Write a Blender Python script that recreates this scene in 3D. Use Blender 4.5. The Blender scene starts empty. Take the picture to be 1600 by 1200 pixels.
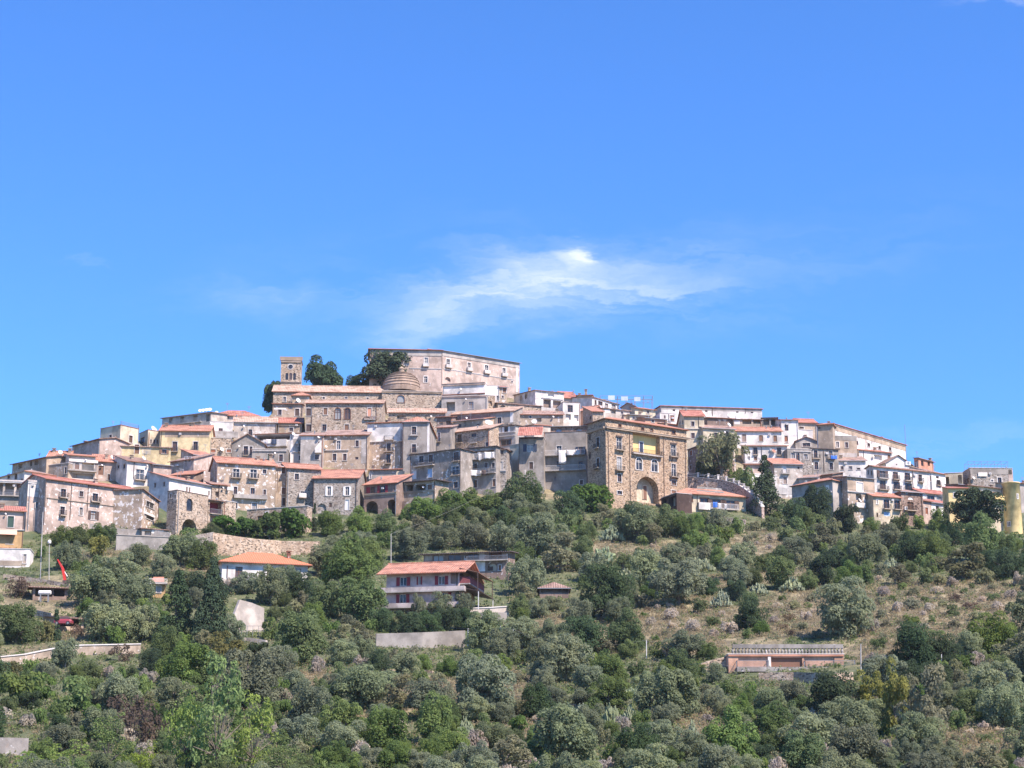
import bpy, math, random, re
import numpy as np
from mathutils import Vector, Matrix, noise

# ------------------------------------------------------------------ camera, sky, sun, exposure
SC = bpy.context.scene
COL = SC.collection
F = 3055.0                       # focal length in pixels of the 1600x1200 photograph
TH = math.atan(750.0 / F)        # camera tilted up towards the hill town
CT, ST = math.cos(TH), math.sin(TH)
cd = bpy.data.cameras.new('camera'); cam = bpy.data.objects.new('camera', cd); COL.objects.link(cam)
cd.sensor_width = 36.0; cd.lens = 36.0 * F / 1600.0
cd.clip_start = 1.0; cd.clip_end = 20000.0
cam.location = (0, 0, 0); cam.rotation_euler = (math.pi / 2 + TH, 0, 0)
SC.camera = cam
SC.view_settings.view_transform = 'Standard'; SC.view_settings.look = 'None'
SC.view_settings.gamma = 1.0; SC.view_settings.use_curve_mapping = False
SC.view_settings.exposure = 0.90
SC.cycles.max_bounces = 6; SC.cycles.transparent_max_bounces = 6

SUN_PHI, SUN_EL = math.radians(48), math.radians(50)
sdir = Vector((math.sin(SUN_PHI) * math.cos(SUN_EL), -math.cos(SUN_PHI) * math.cos(SUN_EL), math.sin(SUN_EL)))
sl = bpy.data.lights.new('sun', 'SUN'); sl.energy = 5.0; sl.angle = math.radians(0.53); sl.color = (1.0, 0.885, 0.79)
so = bpy.data.objects.new('sun', sl); COL.objects.link(so)
so.rotation_euler = (-sdir).to_track_quat('-Z', 'Y').to_euler(); so.location = sdir * 900

def ray(px, py):
    x = (px - 800.0) / F; y = (600.0 - py) / F
    return Vector((x, CT - y * ST, ST + y * CT))

def at(px, py, Y):
    r = ray(px, py); return r * (Y / r.y)

def proj(p):
    c = p.y * CT + p.z * ST; u = -p.y * ST + p.z * CT
    return 800 + F * p.x / c, 600 - F * u / c

def mpp(p):                      # metres per photo pixel at a point
    return (p.y * CT + p.z * ST) / F

# ------------------------------------------------------------------ node helpers
class NT:
    def __init__(s, tree): s.t = tree; s.n = tree.nodes; s.l = tree.links
    def add(s, typ, ins=None, **kw):
        n = s.n.new(typ)
        for k, v in kw.items(): setattr(n, k, v)
        for k, v in (ins or {}).items():
            if isinstance(v, bpy.types.NodeSocket): s.l.new(v, n.inputs[k])
            else: n.inputs[k].default_value = v
        return n
    def m(s, op, a, b=0.0, c=None, clamp=False):
        n = s.add('ShaderNodeMath', {0: a, 1: b}, operation=op, use_clamp=clamp)
        if c is not None:
            if isinstance(c, bpy.types.NodeSocket): s.l.new(c, n.inputs[2])
            else: n.inputs[2].default_value = c
        return n.outputs[0]
    def mix(s, f, a, b, bt='MIX'):
        n = s.add('ShaderNodeMix', data_type='RGBA', blend_type=bt)
        for k, v in ((0, f), (6, a), (7, b)):
            if isinstance(v, bpy.types.NodeSocket): s.l.new(v, n.inputs[k])
            else: n.inputs[k].default_value = (tuple(v) + (1,) if k and len(v) == 3 else v)
        return n.outputs[2]
    def sstep(s, x, lo, hi):
        n = s.add('ShaderNodeMapRange', {0: x, 1: lo, 2: hi, 3: 0.0, 4: 1.0}, interpolation_type='SMOOTHSTEP')
        return n.outputs[0]
    def noise(s, vec, scale, detail=4, rough=0.55, dist=0.0):
        n = s.add('ShaderNodeTexNoise', {'Vector': vec, 'Scale': scale, 'Detail': detail, 'Roughness': rough, 'Distortion': dist})
        return n.outputs[0]
    def mapv(s, vec, scale=(1, 1, 1), loc=(0, 0, 0), rot=(0, 0, 0)):
        return s.add('ShaderNodeMapping', {'Vector': vec, 'Scale': scale, 'Location': loc, 'Rotation': rot}).outputs[0]

# ------------------------------------------------------------------ world: physical sky with a thin cirrus
w = bpy.data.worlds.new('World'); SC.world = w; w.use_nodes = True
t = NT(w.node_tree); t.n.clear()
sky = t.add('ShaderNodeTexSky', sky_type='NISHITA', sun_disc=False, sun_elevation=SUN_EL,
            sun_rotation=math.pi - SUN_PHI, altitude=300.0, air_density=1.0, dust_density=0.15, ozone_density=3.0)
skyc = t.mix(1.0, sky.outputs[0], (0.62, 1.15, 1.90), 'MULTIPLY')
tc = t.add('ShaderNodeTexCoord')
sx = t.add('ShaderNodeSeparateXYZ', {0: tc.outputs['Generated']})
yy = t.m('MAXIMUM', sx.outputs[1], 0.05)
cu = t.m('DIVIDE', sx.outputs[0], yy); cv = t.m('DIVIDE', sx.outputs[2], yy)     # bearing and height of a sky direction
def uvp(px, py):
    p = at(px, py, 1.0); return p.x, p.z
cvec = t.add('ShaderNodeCombineXYZ', {0: cu, 1: cv, 2: 0.0}).outputs[0]
wob = t.add('ShaderNodeTexNoise', {'Vector': cvec, 'Scale': 14.0, 'Detail': 3.0})
cw = t.add('ShaderNodeVectorMath', {0: cvec, 1: t.add('ShaderNodeVectorMath', {0: t.add('ShaderNodeVectorMath', {0: wob.outputs['Color'], 1: (0.5, 0.5, 0.5)}, operation='SUBTRACT').outputs[0], 'Scale': 0.030}, operation='SCALE').outputs[0]}, operation='ADD').outputs[0]
wob2 = t.add('ShaderNodeTexNoise', {'Vector': t.mapv(cvec, rot=(0, 0, -0.5), scale=(40, 110, 1)), 'Scale': 1.0, 'Detail': 5.0, 'Roughness': 0.65})
cw = t.add('ShaderNodeVectorMath', {0: cw, 1: t.add('ShaderNodeVectorMath', {0: t.add('ShaderNodeVectorMath', {0: wob2.outputs['Color'], 1: (0.5, 0.5, 0.5)}, operation='SUBTRACT').outputs[0], 'Scale': 0.026}, operation='SCALE').outputs[0]}, operation='ADD').outputs[0]
def blob(px, py, rx, ry, rot):
    c = uvp(px, py); sc = 1.0 / F
    v = t.add('ShaderNodeVectorMath', {0: cw, 1: (c[0], c[1], 0)}, operation='SUBTRACT').outputs[0]
    v = t.mapv(v, rot=(0, 0, -rot))
    v = t.add('ShaderNodeVectorMath', {0: v, 1: (1 / (rx * sc), 1 / (ry * sc), 0)}, operation='MULTIPLY').outputs[0]
    ln = t.add('ShaderNodeVectorMath', {0: v}, operation='LENGTH').outputs['Value']
    return t.sstep(t.m('SUBTRACT', 1.0, ln), 0.0, 1.0)
streak = t.noise(t.mapv(cw, rot=(0, 0, -0.22), scale=(7, 42, 1)), 1.0, 7, 0.62, 0.6)
fine = t.noise(t.mapv(cw, rot=(0, 0, -0.9), scale=(16, 60, 1)), 1.0, 6, 0.6, 0.8)
tex = t.sstep(t.m('ADD', t.m('MULTIPLY', streak, 0.55), t.m('MULTIPLY', fine, 0.45)), 0.32, 0.72)
wide = t.sstep(streak, 0.35, 0.75)
core = t.m('MAXIMUM', t.m('MULTIPLY', t.m('POWER', blob(840, 458, 330, 105, 0.13), 1.4), 0.9), t.m('MULTIPLY', blob(895, 405, 62, 50, -0.4), 0.95))
core = t.m('MAXIMUM', core, t.m('MULTIPLY', blob(720, 485, 210, 60, 0.30), 0.75))
core = t.m('MAXIMUM', core, t.m('MULTIPLY', blob(1010, 458, 210, 44, 0.08), 0.5))
core = t.m('MAXIMUM', core, t.m('MULTIPLY', blob(903, 400, 42, 32, -0.5), 1.35))
halo = t.m('MAXIMUM', blob(860, 440, 700, 150, 0.03), t.m('MULTIPLY', blob(1250, 400, 520, 110, 0.22), 0.42))
for args, k in (((480, 455, 420, 60, 0.05), 0.75), ((115, 407, 75, 9, 0.0), 0.9), ((1500, 680, 320, 34, 0.03), 0.8), ((1560, 4, 120, 16, 0.1), 0.8)):
    halo = t.m('MAXIMUM', halo, t.m('MULTIPLY', blob(*args), k))
cl = t.m('ADD', t.m('MULTIPLY', t.m('MULTIPLY', core, 1.0), t.m('ADD', t.m('MULTIPLY', tex, 0.80), 0.12)), t.m('MULTIPLY', halo, t.m('MULTIPLY', wide, 0.36)))
cl = t.m('MULTIPLY', cl, 0.66, clamp=True)
out = t.mix(cl, skyc, (8.8, 9.0, 9.6))
bg = t.add('ShaderNodeBackground', {'Color': out, 'Strength': 0.075})
t.l.new(bg.outputs[0], t.add('ShaderNodeOutputWorld').inputs[0])

# ------------------------------------------------------------------ materials
MATS = {}
def new_mat(name):
    m = bpy.data.materials.new(name); m.use_nodes = True
    t = NT(m.node_tree); t.n.clear()
    o = t.add('ShaderNodeOutputMaterial'); b = t.add('ShaderNodeBsdfPrincipled')
    t.l.new(b.outputs[0], o.inputs[0]); b.inputs['Roughness'].default_value = 0.85
    b.inputs['Specular IOR Level'].default_value = 0.25
    return m, t, b

def mul(c, k): return tuple(min(1.0, x * k) for x in c)
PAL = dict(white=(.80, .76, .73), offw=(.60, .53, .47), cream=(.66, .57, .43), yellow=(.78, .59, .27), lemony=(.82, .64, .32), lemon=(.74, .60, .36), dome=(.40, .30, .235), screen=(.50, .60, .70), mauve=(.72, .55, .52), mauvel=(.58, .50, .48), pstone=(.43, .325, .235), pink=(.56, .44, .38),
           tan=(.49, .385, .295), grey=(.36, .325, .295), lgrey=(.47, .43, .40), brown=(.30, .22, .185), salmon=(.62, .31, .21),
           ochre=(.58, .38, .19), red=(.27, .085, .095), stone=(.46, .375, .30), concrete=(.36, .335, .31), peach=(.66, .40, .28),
           dbrown=(.10, .065, .055), dgreen=(.05, .09, .075), navy=(.045, .06, .10), maroon=(.30, .045, .06), black=(.025, .025, .028),
           blue=(.05, .16, .55), sky=(.35, .5, .7), metal=(.22, .23, .25), orange=(.60, .26, .13), wood=(.22, .12, .08),
           rust=(.30, .12, .07), redp=(.62, .05, .04), pale=(.70, .66, .64), brick=(.36, .17, .12), magenta=(.5, .07, .16))

def wallmat(spec):
    if spec in MATS: return MATS[spec]
    kind, col = spec.split(':')[:2]; lvl = float(spec.split(':')[2]) if spec.count(':') > 1 else 1.0
    c = PAL[col]
    c = (c[0] * 1.03, c[1] * .99, c[2] * .95)
    c = mul(c, {'p': .84, 's': .86, 'k': .92}[kind])
    m, t, b = new_mat(spec.replace(':', ' '))
    pos = t.add('ShaderNodeNewGeometry').outputs['Position']
    big = t.noise(pos, 0.35, 5, 0.6)
    med = t.noise(t.mapv(pos, (1, 1, 0.35)), 1.1, 5, 0.65)
    if kind == 'p':                                 # plaster: blotchy, streaked, patches where the coat has fallen
        col0 = t.mix(t.sstep(big, 0.38, 0.64), mul(c, 1.10), mul(c, 0.66))
        col0 = t.mix(t.m('MULTIPLY', t.sstep(med, 0.50, 0.72), 0.6 * min(lvl, 1.5)), col0, mul((c[0] * .82, c[1] * .74, c[2] * .66), 0.60))
        sp = t.noise(pos, 0.8, 6, 0.7, 0.5)
        col0 = t.mix(t.m('MULTIPLY', t.sstep(sp, 0.72 - 0.10 * lvl, 0.76 - 0.09 * lvl), min(0.85, 0.5 * lvl)), col0, (.34, .26, .21))
        sp2 = t.noise(t.mapv(pos, loc=(7, 3, 9)), 1.3, 5, 0.6, 0.3)
        col0 = t.mix(t.m('MULTIPLY', t.sstep(sp2, 0.69 - 0.07 * lvl, 0.72 - 0.07 * lvl), min(0.85, 0.5 * lvl)), col0, mul((.74, .69, .66), 1.0))
        h = t.noise(pos, 6.0, 3); bs = 0.25
    elif kind == 's':                               # rubble stone
        wv = t.add('ShaderNodeTexVoronoi', {'Vector': t.mapv(pos, (1, 1, 1.5)), 'Scale': 3.0}, feature='F1')
        ed = t.add('ShaderNodeTexVoronoi', {'Vector': t.mapv(pos, (1, 1, 1.5)), 'Scale': 3.0}, feature='DISTANCE_TO_EDGE')
        rnd = t.add('ShaderNodeSeparateColor', {0: wv.outputs['Color']}).outputs[0]
        col0 = t.mix(rnd, mul(c, 0.48), mul(c, 1.40))
        col0 = t.mix(t.m('GREATER_THAN', t.add('ShaderNodeSeparateColor', {0: wv.outputs['Color']}).outputs[2], 0.86), col0, mul(c, 0.22))
        col0 = t.mix(t.m('MULTIPLY', t.sstep(t.add('ShaderNodeSeparateColor', {0: wv.outputs['Color']}).outputs[1], 0.6, 1.0), 0.5), col0, (c[0] * 1.15, c[1] * .95, c[2] * .75))
        col0 = t.mix(t.m('MULTIPLY', t.sstep(ed.outputs['Distance'], 0.07, 0.0), 0.6), col0, mul(c, 1.15))
        col0 = t.mix(t.m('MULTIPLY', t.sstep(big, 0.45, 0.68), 0.55), col0, mul((c[0] * 1.02, c[1] * .9, c[2] * .8), 0.72))
        col0 = t.mix(t.m('MULTIPLY', t.sstep(med, 0.55, 0.75), 0.45 * lvl), col0, mul((.62, .55, .49), 1.0))
        h = ed.outputs['Distance']; bs = 0.6
    else:                                           # k: smooth painted or cast surface
        col0 = t.mix(t.sstep(med, 0.3, 0.75), mul(c, 1.04), mul(c, 0.82))
        h = t.noise(pos, 4.0, 3); bs = 0.1
    t.l.new(col0, b.inputs['Base Color'])
    bp = t.add('ShaderNodeBump', {'Height': h, 'Strength': bs, 'Distance': 0.12})
    t.l.new(bp.outputs[0], b.inputs['Normal'])
    MATS[spec] = m; return m

TILE = dict(orange=((.47, .195, .125), (.53, .30, .215), (.25, .12, .085)), old=((.36, .225, .18), (.46, .34, .285), (.18, .11, .09)),
            red=((.42, .155, .115), (.48, .25, .19), (.25, .09, .065)), tan=((.47, .32, .235), (.56, .42, .33), (.28, .17, .12)),
            brown=((.26, .16, .125), (.38, .26, .21), (.14, .08, .065)), new=((.60, .19, .10), (.62, .23, .13), (.48, .15, .08)),
            dark=((.11, .085, .08), (.16, .12, .11), (.07, .05, .05)))
def tilemat(key, ax='u'):
    k = 'tile ' + key + ' ' + ax
    if k in MATS: return MATS[k]
    a, p, d = TILE[key]
    m, t, b = new_mat(k)
    oc = t.add('ShaderNodeTexCoord').outputs['Object']
    pos = t.add('ShaderNodeNewGeometry').outputs['Position']
    s = t.add('ShaderNodeSeparateXYZ', {0: oc})
    cc = s.outputs[0] if ax == 'u' else s.outputs[1]
    wv = t.m('SINE', t.m('MULTIPLY', cc, 2 * math.pi / 0.42))
    row = t.m('SINE', t.m('MULTIPLY', s.outputs[1] if ax == 'u' else s.outputs[0], 2 * math.pi / 0.9))
    cell = t.noise(t.mapv(pos, (2.6, 2.6, 2.6)), 1.0, 2, 0.6)
    big = t.noise(pos, 0.55, 4, 0.6)
    amt = 0.35 if key == 'new' else 1.0
    c = t.mix(t.m('MULTIPLY', t.sstep(cell, 0.40, 0.60), 0.9 * amt), a, p)
    c = t.mix(t.m('MULTIPLY', t.sstep(big, 0.44, 0.64), 0.85 * amt), c, d)
    c = t.mix(t.m('MULTIPLY', t.sstep(wv, 0.2, -0.9), 0.45), c, mul(d, 0.9))
    c = t.mix(t.m('MULTIPLY', t.sstep(row, 0.75, 1.0), 0.25), c, mul(d, 0.9))
    t.l.new(c, b.inputs['Base Color'])
    bp = t.add('ShaderNodeBump', {'Height': wv, 'Strength': 0.5, 'Distance': 0.08})
    t.l.new(bp.outputs[0], b.inputs['Normal'])
    MATS[k] = m; return m

def flat(key, rough=0.6, metal=0.0, spec=0.3):
    k = 'flat ' + key
    if k in MATS: return MATS[k]
    m, t, b = new_mat(k); c = PAL[key]
    pos = t.add('ShaderNodeNewGeometry').outputs['Position']
    t.l.new(t.mix(t.noise(pos, 3.0, 3), mul(c, 0.85), mul(c, 1.12)), b.inputs['Base Color'])
    b.inputs['Roughness'].default_value = rough; b.inputs['Metallic'].default_value = metal; b.inputs['Specular IOR Level'].default_value = spec
    MATS[k] = m; return m

def louvre(key):
    k = 'louvre ' + key
    if k in MATS: return MATS[k]
    m, t, b = new_mat(k); c = PAL[key]
    z = t.add('ShaderNodeSeparateXYZ', {0: t.add('ShaderNodeNewGeometry').outputs['Position']}).outputs[2]
    s = t.m('SINE', t.m('MULTIPLY', z, 2 * math.pi / 0.16))
    pos = t.add('ShaderNodeNewGeometry').outputs['Position']
    cc = t.mix(t.noise(pos, 1.5, 3), mul(c, 0.8), mul(c, 1.15))
    t.l.new(t.mix(t.m('MULTIPLY', t.sstep(s, 0.0, -1.0), 0.35), cc, mul(c, 0.45)), b.inputs['Base Color'])
    MATS[k] = m; return m

def glassmat(dark=True):
    k = 'window glass ' + str(dark)
    if k in MATS: return MATS[k]
    m, t, b = new_mat(k)
    pos = t.add('ShaderNodeNewGeometry').outputs['Position']
    oi = t.add('ShaderNodeObjectInfo').outputs['Random']
    g = t.mix(t.sstep(t.noise(pos, 0.7, 2), 0.35, 0.65), (.018, .018, .022), (.05, .045, .045) if dark else (.13, .14, .16))
    g = t.mix(t.m('MULTIPLY', t.m('GREATER_THAN', oi, 0.80), 0.75), g, (.40, .38, .35))
    t.l.new(t.mix(t.m('MULTIPLY', t.m('LESS_THAN', oi, 0.18), 0.7), g, (.14, .085, .06)), b.inputs['Base Color'])
    b.inputs['Roughness'].default_value = 0.12; b.inputs['Specular IOR Level'].default_value = 0.5
    MATS[k] = m; return m

# ------------------------------------------------------------------ mesh helpers
class MB:
    def __init__(s): s.v = []; s.f = []
    def quad(s, *p):
        i = len(s.v); s.v += [tuple(q) for q in p]; s.f.append(tuple(range(i, i + len(p))))
    def box(s, a, b):
        x0, y0, z0 = (min(a[i], b[i]) for i in range(3)); x1, y1, z1 = (max(a[i], b[i]) for i in range(3))
        i = len(s.v)
        s.v += [(x0, y0, z0), (x1, y0, z0), (x1, y1, z0), (x0, y1, z0), (x0, y0, z1), (x1, y0, z1), (x1, y1, z1), (x0, y1, z1)]
        s.f += [(i, i + 3, i + 2, i + 1), (i + 4, i + 5, i + 6, i + 7), (i, i + 1, i + 5, i + 4), (i + 1, i + 2, i + 6, i + 5), (i + 2, i + 3, i + 7, i + 6), (i + 3, i, i + 4, i + 7)]
    def slab(s, pts, th):            # polygon thickened downwards
        n = len(pts); i = len(s.v)
        s.v += [tuple(p) for p in pts] + [(p[0], p[1], p[2] - th) for p in pts]
        s.f.append(tuple(range(i, i + n))); s.f.append(tuple(range(i + 2 * n - 1, i + n - 1, -1)))
        for k in range(n):
            j = (k + 1) % n; s.f.append((i + k, i + n + k, i + n + j, i + j))
    def tube(s, p, q, r0, r1=None, n=6, cap=True):
        r1 = r0 if r1 is None else r1
        p = Vector(p); q = Vector(q); d = (q - p).normalized()
        e = d.orthogonal().normalized(); g = d.cross(e); i = len(s.v)
        for c, r in ((p, r0), (q, r1)):
            for k in range(n):
                an = 2 * math.pi * k / n; s.v.append(tuple(c + (e * math.cos(an) + g * math.sin(an)) * r))
        for k in range(n):
            j = (k + 1) % n; s.f.append((i + k, i + j, i + n + j, i + n + k))
        if cap: s.f.append(tuple(range(i + n, i + 2 * n))); s.f.append(tuple(range(i + n - 1, i - 1, -1)))
    def lathe(s, prof, n=24, c=(0, 0), a0=0, a1=2 * math.pi):
        i = len(s.v); full = abs(a1 - a0 - 2 * math.pi) < 1e-6; m = n if full else n + 1
        for r, z in prof:
            for k in range(m):
                an = a0 + (a1 - a0) * k / n; s.v.append((c[0] + r * math.cos(an), c[1] + r * math.sin(an), z))
        for a in range(len(prof) - 1):
            for k in range(n):
                j = (k + 1) % m; s.f.append((i + a * m + k, i + a * m + j, i + (a + 1) * m + j, i + (a + 1) * m + k))
    def mesh(s, name):
        me = bpy.data.meshes.new(name); me.from_pydata(s.v, [], s.f); me.update(); return me

def part(name, mb, mat, parent=None, loc=(0, 0, 0), rz=0.0):
    me = mb.mesh(name) if isinstance(mb, MB) else mb
    if not me.materials: me.materials.append(mat)
    o = bpy.data.objects.new(name, me); COL.objects.link(o)
    o.location = loc; o.rotation_euler = (0, 0, rz); o.parent = parent
    return o
def tag(o, label, cat, group=None, kind=None):
    if label: o['label'] = label
    if cat: o['category'] = cat
    if group: o['group'] = group
    if kind: o['kind'] = kind
    return o
def empty(name, loc, rz, label, cat, group=None):
    o = bpy.data.objects.new(name, None); COL.objects.link(o)
    o.location = loc; o.rotation_euler = (0, 0, rz); o.empty_display_size = 0.5
    return tag(o, label, cat, group)

# ------------------------------------------------------------------ terrain
TC = [(-500, [(1500, 45), (1350, 95), (1260, 165), (1200, 195), (1100, 235), (1000, 290), (900, 340), (850, 370), (800, 395)], 800),
      (0, [(1500, 45), (1350, 95), (1260, 165), (1200, 195), (1100, 235), (1000, 290), (900, 340), (860, 365), (830, 380), (780, 402), (745, 425)], 752),
      (130, [(1500, 45), (1350, 95), (1260, 165), (1200, 195), (1100, 237), (1000, 292), (900, 343), (840, 380), (780, 405), (720, 440)], 718),
      (250, [(1500, 45), (1350, 95), (1260, 165), (1200, 197), (1100, 240), (1000, 295), (900, 345), (835, 388), (780, 410), (720, 445), (665, 485)], 674),
      (450, [(1500, 45), (1350, 95), (1260, 165), (1200, 198), (1100, 243), (1000, 300), (900, 355), (830, 408), (790, 428), (720, 462), (640, 512), (612, 530)], 618),
      (600, [(1500, 45), (1350, 95), (1260, 165), (1200, 200), (1100, 246), (1000, 305), (950, 336), (900, 362), (830, 408), (795, 432), (720, 472), (650, 512), (610, 540)], 615),
      (800, [(1500, 45), (1350, 95), (1260, 165), (1200, 200), (1100, 250), (1000, 310), (950, 340), (900, 370), (830, 414), (760, 454), (700, 492), (640, 528), (610, 548)], 618),
      (980, [(1500, 45), (1350, 95), (1260, 165), (1200, 200), (1100, 250), (1000, 305), (900, 368), (830, 418), (775, 458), (700, 498), (650, 532)], 655),
      (1130, [(1500, 45), (1350, 95), (1260, 165), (1200, 200), (1100, 248), (1000, 300), (900, 362), (830, 418), (790, 452), (740, 482), (700, 508), (650, 542)], 658),
      (1350, [(1500, 45), (1350, 95), (1260, 165), (1200, 198), (1100, 245), (1000, 290), (900, 350), (830, 425), (805, 455), (760, 490), (710, 525)], 706),
      (1500, [(1500, 45), (1350, 95), (1260, 165), (1200, 198), (1100, 240), (1000, 285), (900, 345), (850, 400), (820, 455), (780, 490), (755, 515)], 760),
      (1600, [(1500, 45), (1350, 95), (1260, 165), (1200, 198), (1100, 240), (1000, 280), (900, 340), (850, 400), (830, 450), (790, 480), (770, 500)], 775),
      (2100, [(1500, 45), (1350, 95), (1260, 165), (1200, 195), (1100, 240), (1000, 280), (900, 340), (860, 400), (850, 420)], 852)]
TX = [c[0] for c in TC]
TP = [np.array(sorted(c[1])) for c in TC]
CREST = [(-500, 800), (0, 752), (130, 720), (250, 678), (330, 664), (405, 664), (430, 642), (450, 625), (600, 618), (800, 622), (835, 642), (980, 658), (1190, 660), (1350, 708), (1420, 724), (1500, 762), (1600, 778), (2100, 852)]
def crest(px): return float(np.interp(px, [c[0] for c in CREST], [c[1] for c in CREST]))
def Yf(px, py):
    px = min(max(px, TX[0]), TX[-1] - 1e-3)
    i = max(k for k in range(len(TX)) if TX[k] <= px)
    f = (px - TX[i]) / (TX[i + 1] - TX[i])
    a = float(np.interp(py, TP[i][:, 0], TP[i][:, 1])); b = float(np.interp(py, TP[i + 1][:, 0], TP[i + 1][:, 1]))
    return a + (b - a) * f
def bump(x, y):
    return 0.5 * noise.noise(Vector((x * 0.07, y * 0.07, 1.7))) + 0.25 * noise.noise(Vector((x * 0.25, y * 0.25, 5.1)))
def ground(px, py):
    py = max(py, crest(px)); p = at(px, py, Yf(px, py)); p.z += bump(p.x, p.y); return p

# patches of the slope where only dry grass and pale scrub grow
OPEN = [(60, 935, 75, 34), (190, 872, 70, 14), (110, 990, 60, 14), (938, 985, 36, 20), (300, 905, 40, 20), (120, 925, 60, 16), (1472, 966, 205, 58), (1390, 1020, 90, 22), (1262, 962, 100, 38), (1075, 978, 95, 45), (935, 990, 42, 26), (1185, 858, 55, 26), (650, 1092, 70, 22), (700, 1070, 40, 14), (845, 1140, 50, 28), (960, 862, 46, 20), (1042, 868, 36, 20), (1095, 1140, 40, 30),
        (1545, 1170, 80, 34), (870, 985, 40, 24), (490, 1065, 40, 16), (1170, 1010, 60, 22), (700, 1100, 60, 20), (60, 1020, 60, 12), (1120, 912, 40, 14), (1225, 902, 44, 14), (775, 870, 60, 12), (800, 1080, 40, 26), (560, 1130, 30, 20)]
def openness(px, py): return max((1 - ((px - a) / c) ** 2 - ((py - b) / d) ** 2) for a, b, c, d in OPEN)

def build_hillside():
    m, t, b = new_mat('hillside earth and dry grass')
    pos = t.add('ShaderNodeNewGeometry').outputs['Position']
    n1 = t.noise(pos, 0.045, 5, 0.6, 0.4); n2 = t.noise(pos, 0.22, 5, 0.65); n3 = t.noise(pos, 1.6, 5, 0.7)
    c = t.mix(t.sstep(n2, 0.40, 0.64), (.17, .14, .085), (.345, .285, .17))
    op = t.add('ShaderNodeAttribute', attribute_name='dry').outputs['Fac']
    op = t.sstep(t.m('ADD', op, t.m('MULTIPLY', t.m('SUBTRACT', n2, 0.5), 1.3)), 0.25, 0.65)
    green = t.mix(t.sstep(n2, 0.4, 0.6), (.085, .11, .05), (.15, .155, .08))
    c = t.mix(t.m('SUBTRACT', 1.0, op), c, green)
    c = t.mix(t.m('MULTIPLY', t.sstep(n3, 0.45, 0.75), 0.6), c, (.10, .085, .05))
    c = t.mix(t.m('MULTIPLY', t.sstep(t.noise(t.mapv(pos, loc=(40, 3, 0)), 0.5, 5, 0.7), 0.62, 0.70), 0.8), c, (.50, .40, .29))
    t.l.new(c, b.inputs['Base Color'])
    bp = t.add('ShaderNodeBump', {'Height': n3, 'Strength': 0.9, 'Distance': 0.5}); t.l.new(bp.outputs[0], b.inputs['Normal'])
    mb = MB(); xs = list(range(-500, 2100, 10)); N = 110; rows = []; dry = []
    for k in range(N + 1):
        r = []
        for x in xs:
            c0 = crest(x); s = k / N
            py = 1500 + (c0 - 1500) * (s ** 0.8)
            r.append(ground(x, py)); dry.append(0.5 + 0.5 * max(-1.0, min(1.0, openness(x, py))) if py > 780 else 0.75)
        rows.append(r)
    far = rows[-1]
    def ext(dy, dz): return [Vector((p.x * (1 + dy / max(p.y, 1)), p.y + dy, p.z + dz)) for p in far]
    back = [ext(20, -2), ext(70, -25), ext(200, -90), ext(900, -150), ext(7000, -150)]
    near = [[Vector((p.x * 1.0, -900, -30)) for p in rows[0]], [Vector((p.x, 0, -4)) for p in rows[0]]]
    rows = near + rows + back
    for r in rows:                                   # carry the sheet far out to both sides
        l, q = r[0], r[-1]
        r.insert(0, Vector((-4000, l.y, min(l.z - 20, -8)))); r.append(Vector((4000, q.y, min(q.z - 20, -8))))
    n = len(rows[0]); mb.v = [tuple(p) for r in rows for p in r]
    mb.f = [(a * n + k, a * n + k + 1, (a + 1) * n + k + 1, (a + 1) * n + k) for a in range(len(rows) - 1) for k in range(n - 1)]
    o = part('hillside', mb, m); o['kind'] = 'structure'
    at_ = o.data.attributes.new('dry', 'FLOAT', 'POINT'); W_ = len(xs) + 2; vals = [0.3] * len(mb.v)
    for k in range(N + 1):
        for i in range(len(xs)): vals[(k + 2) * W_ + i + 1] = dry[k * len(xs) + i]
    at_.data.foreach_set('value', vals)
    for p in o.data.polygons: p.use_smooth = True
build_hillside()
# ------------------------------------------------------------------ house builder
# A house is given by the eave line of its facade and the foot of its wall as seen in the photograph; the ground under it
# gives the distance, the level eave gives the turn of the facade.  Everything else is metres in the house's own frame:
# u along the facade, v into the house, w up.
class Face:
    def __init__(s, Q, e, kind, W):
        s.Q = Q; s.e = e; s.kind = kind; s.W = W; s.n = e.cross(Vector((0, 0, 1)))
    def sw(s, px, py):
        r = ray(px, py); p = r * (s.Q.dot(s.n) / r.dot(s.n)); d = p - s.Q
        return d.dot(s.e), d.z
    def T(s, a, o, w):
        if s.kind == 'F': return (a, -o, w)
        if s.kind == 'L': return (-o, a, w)
        return (s.W + o, a, w)

def fbox(mb, fc, s0, o0, w0, s1, o1, w1): mb.box(fc.T(s0, o0, w0), fc.T(s1, o1, w1))

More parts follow.
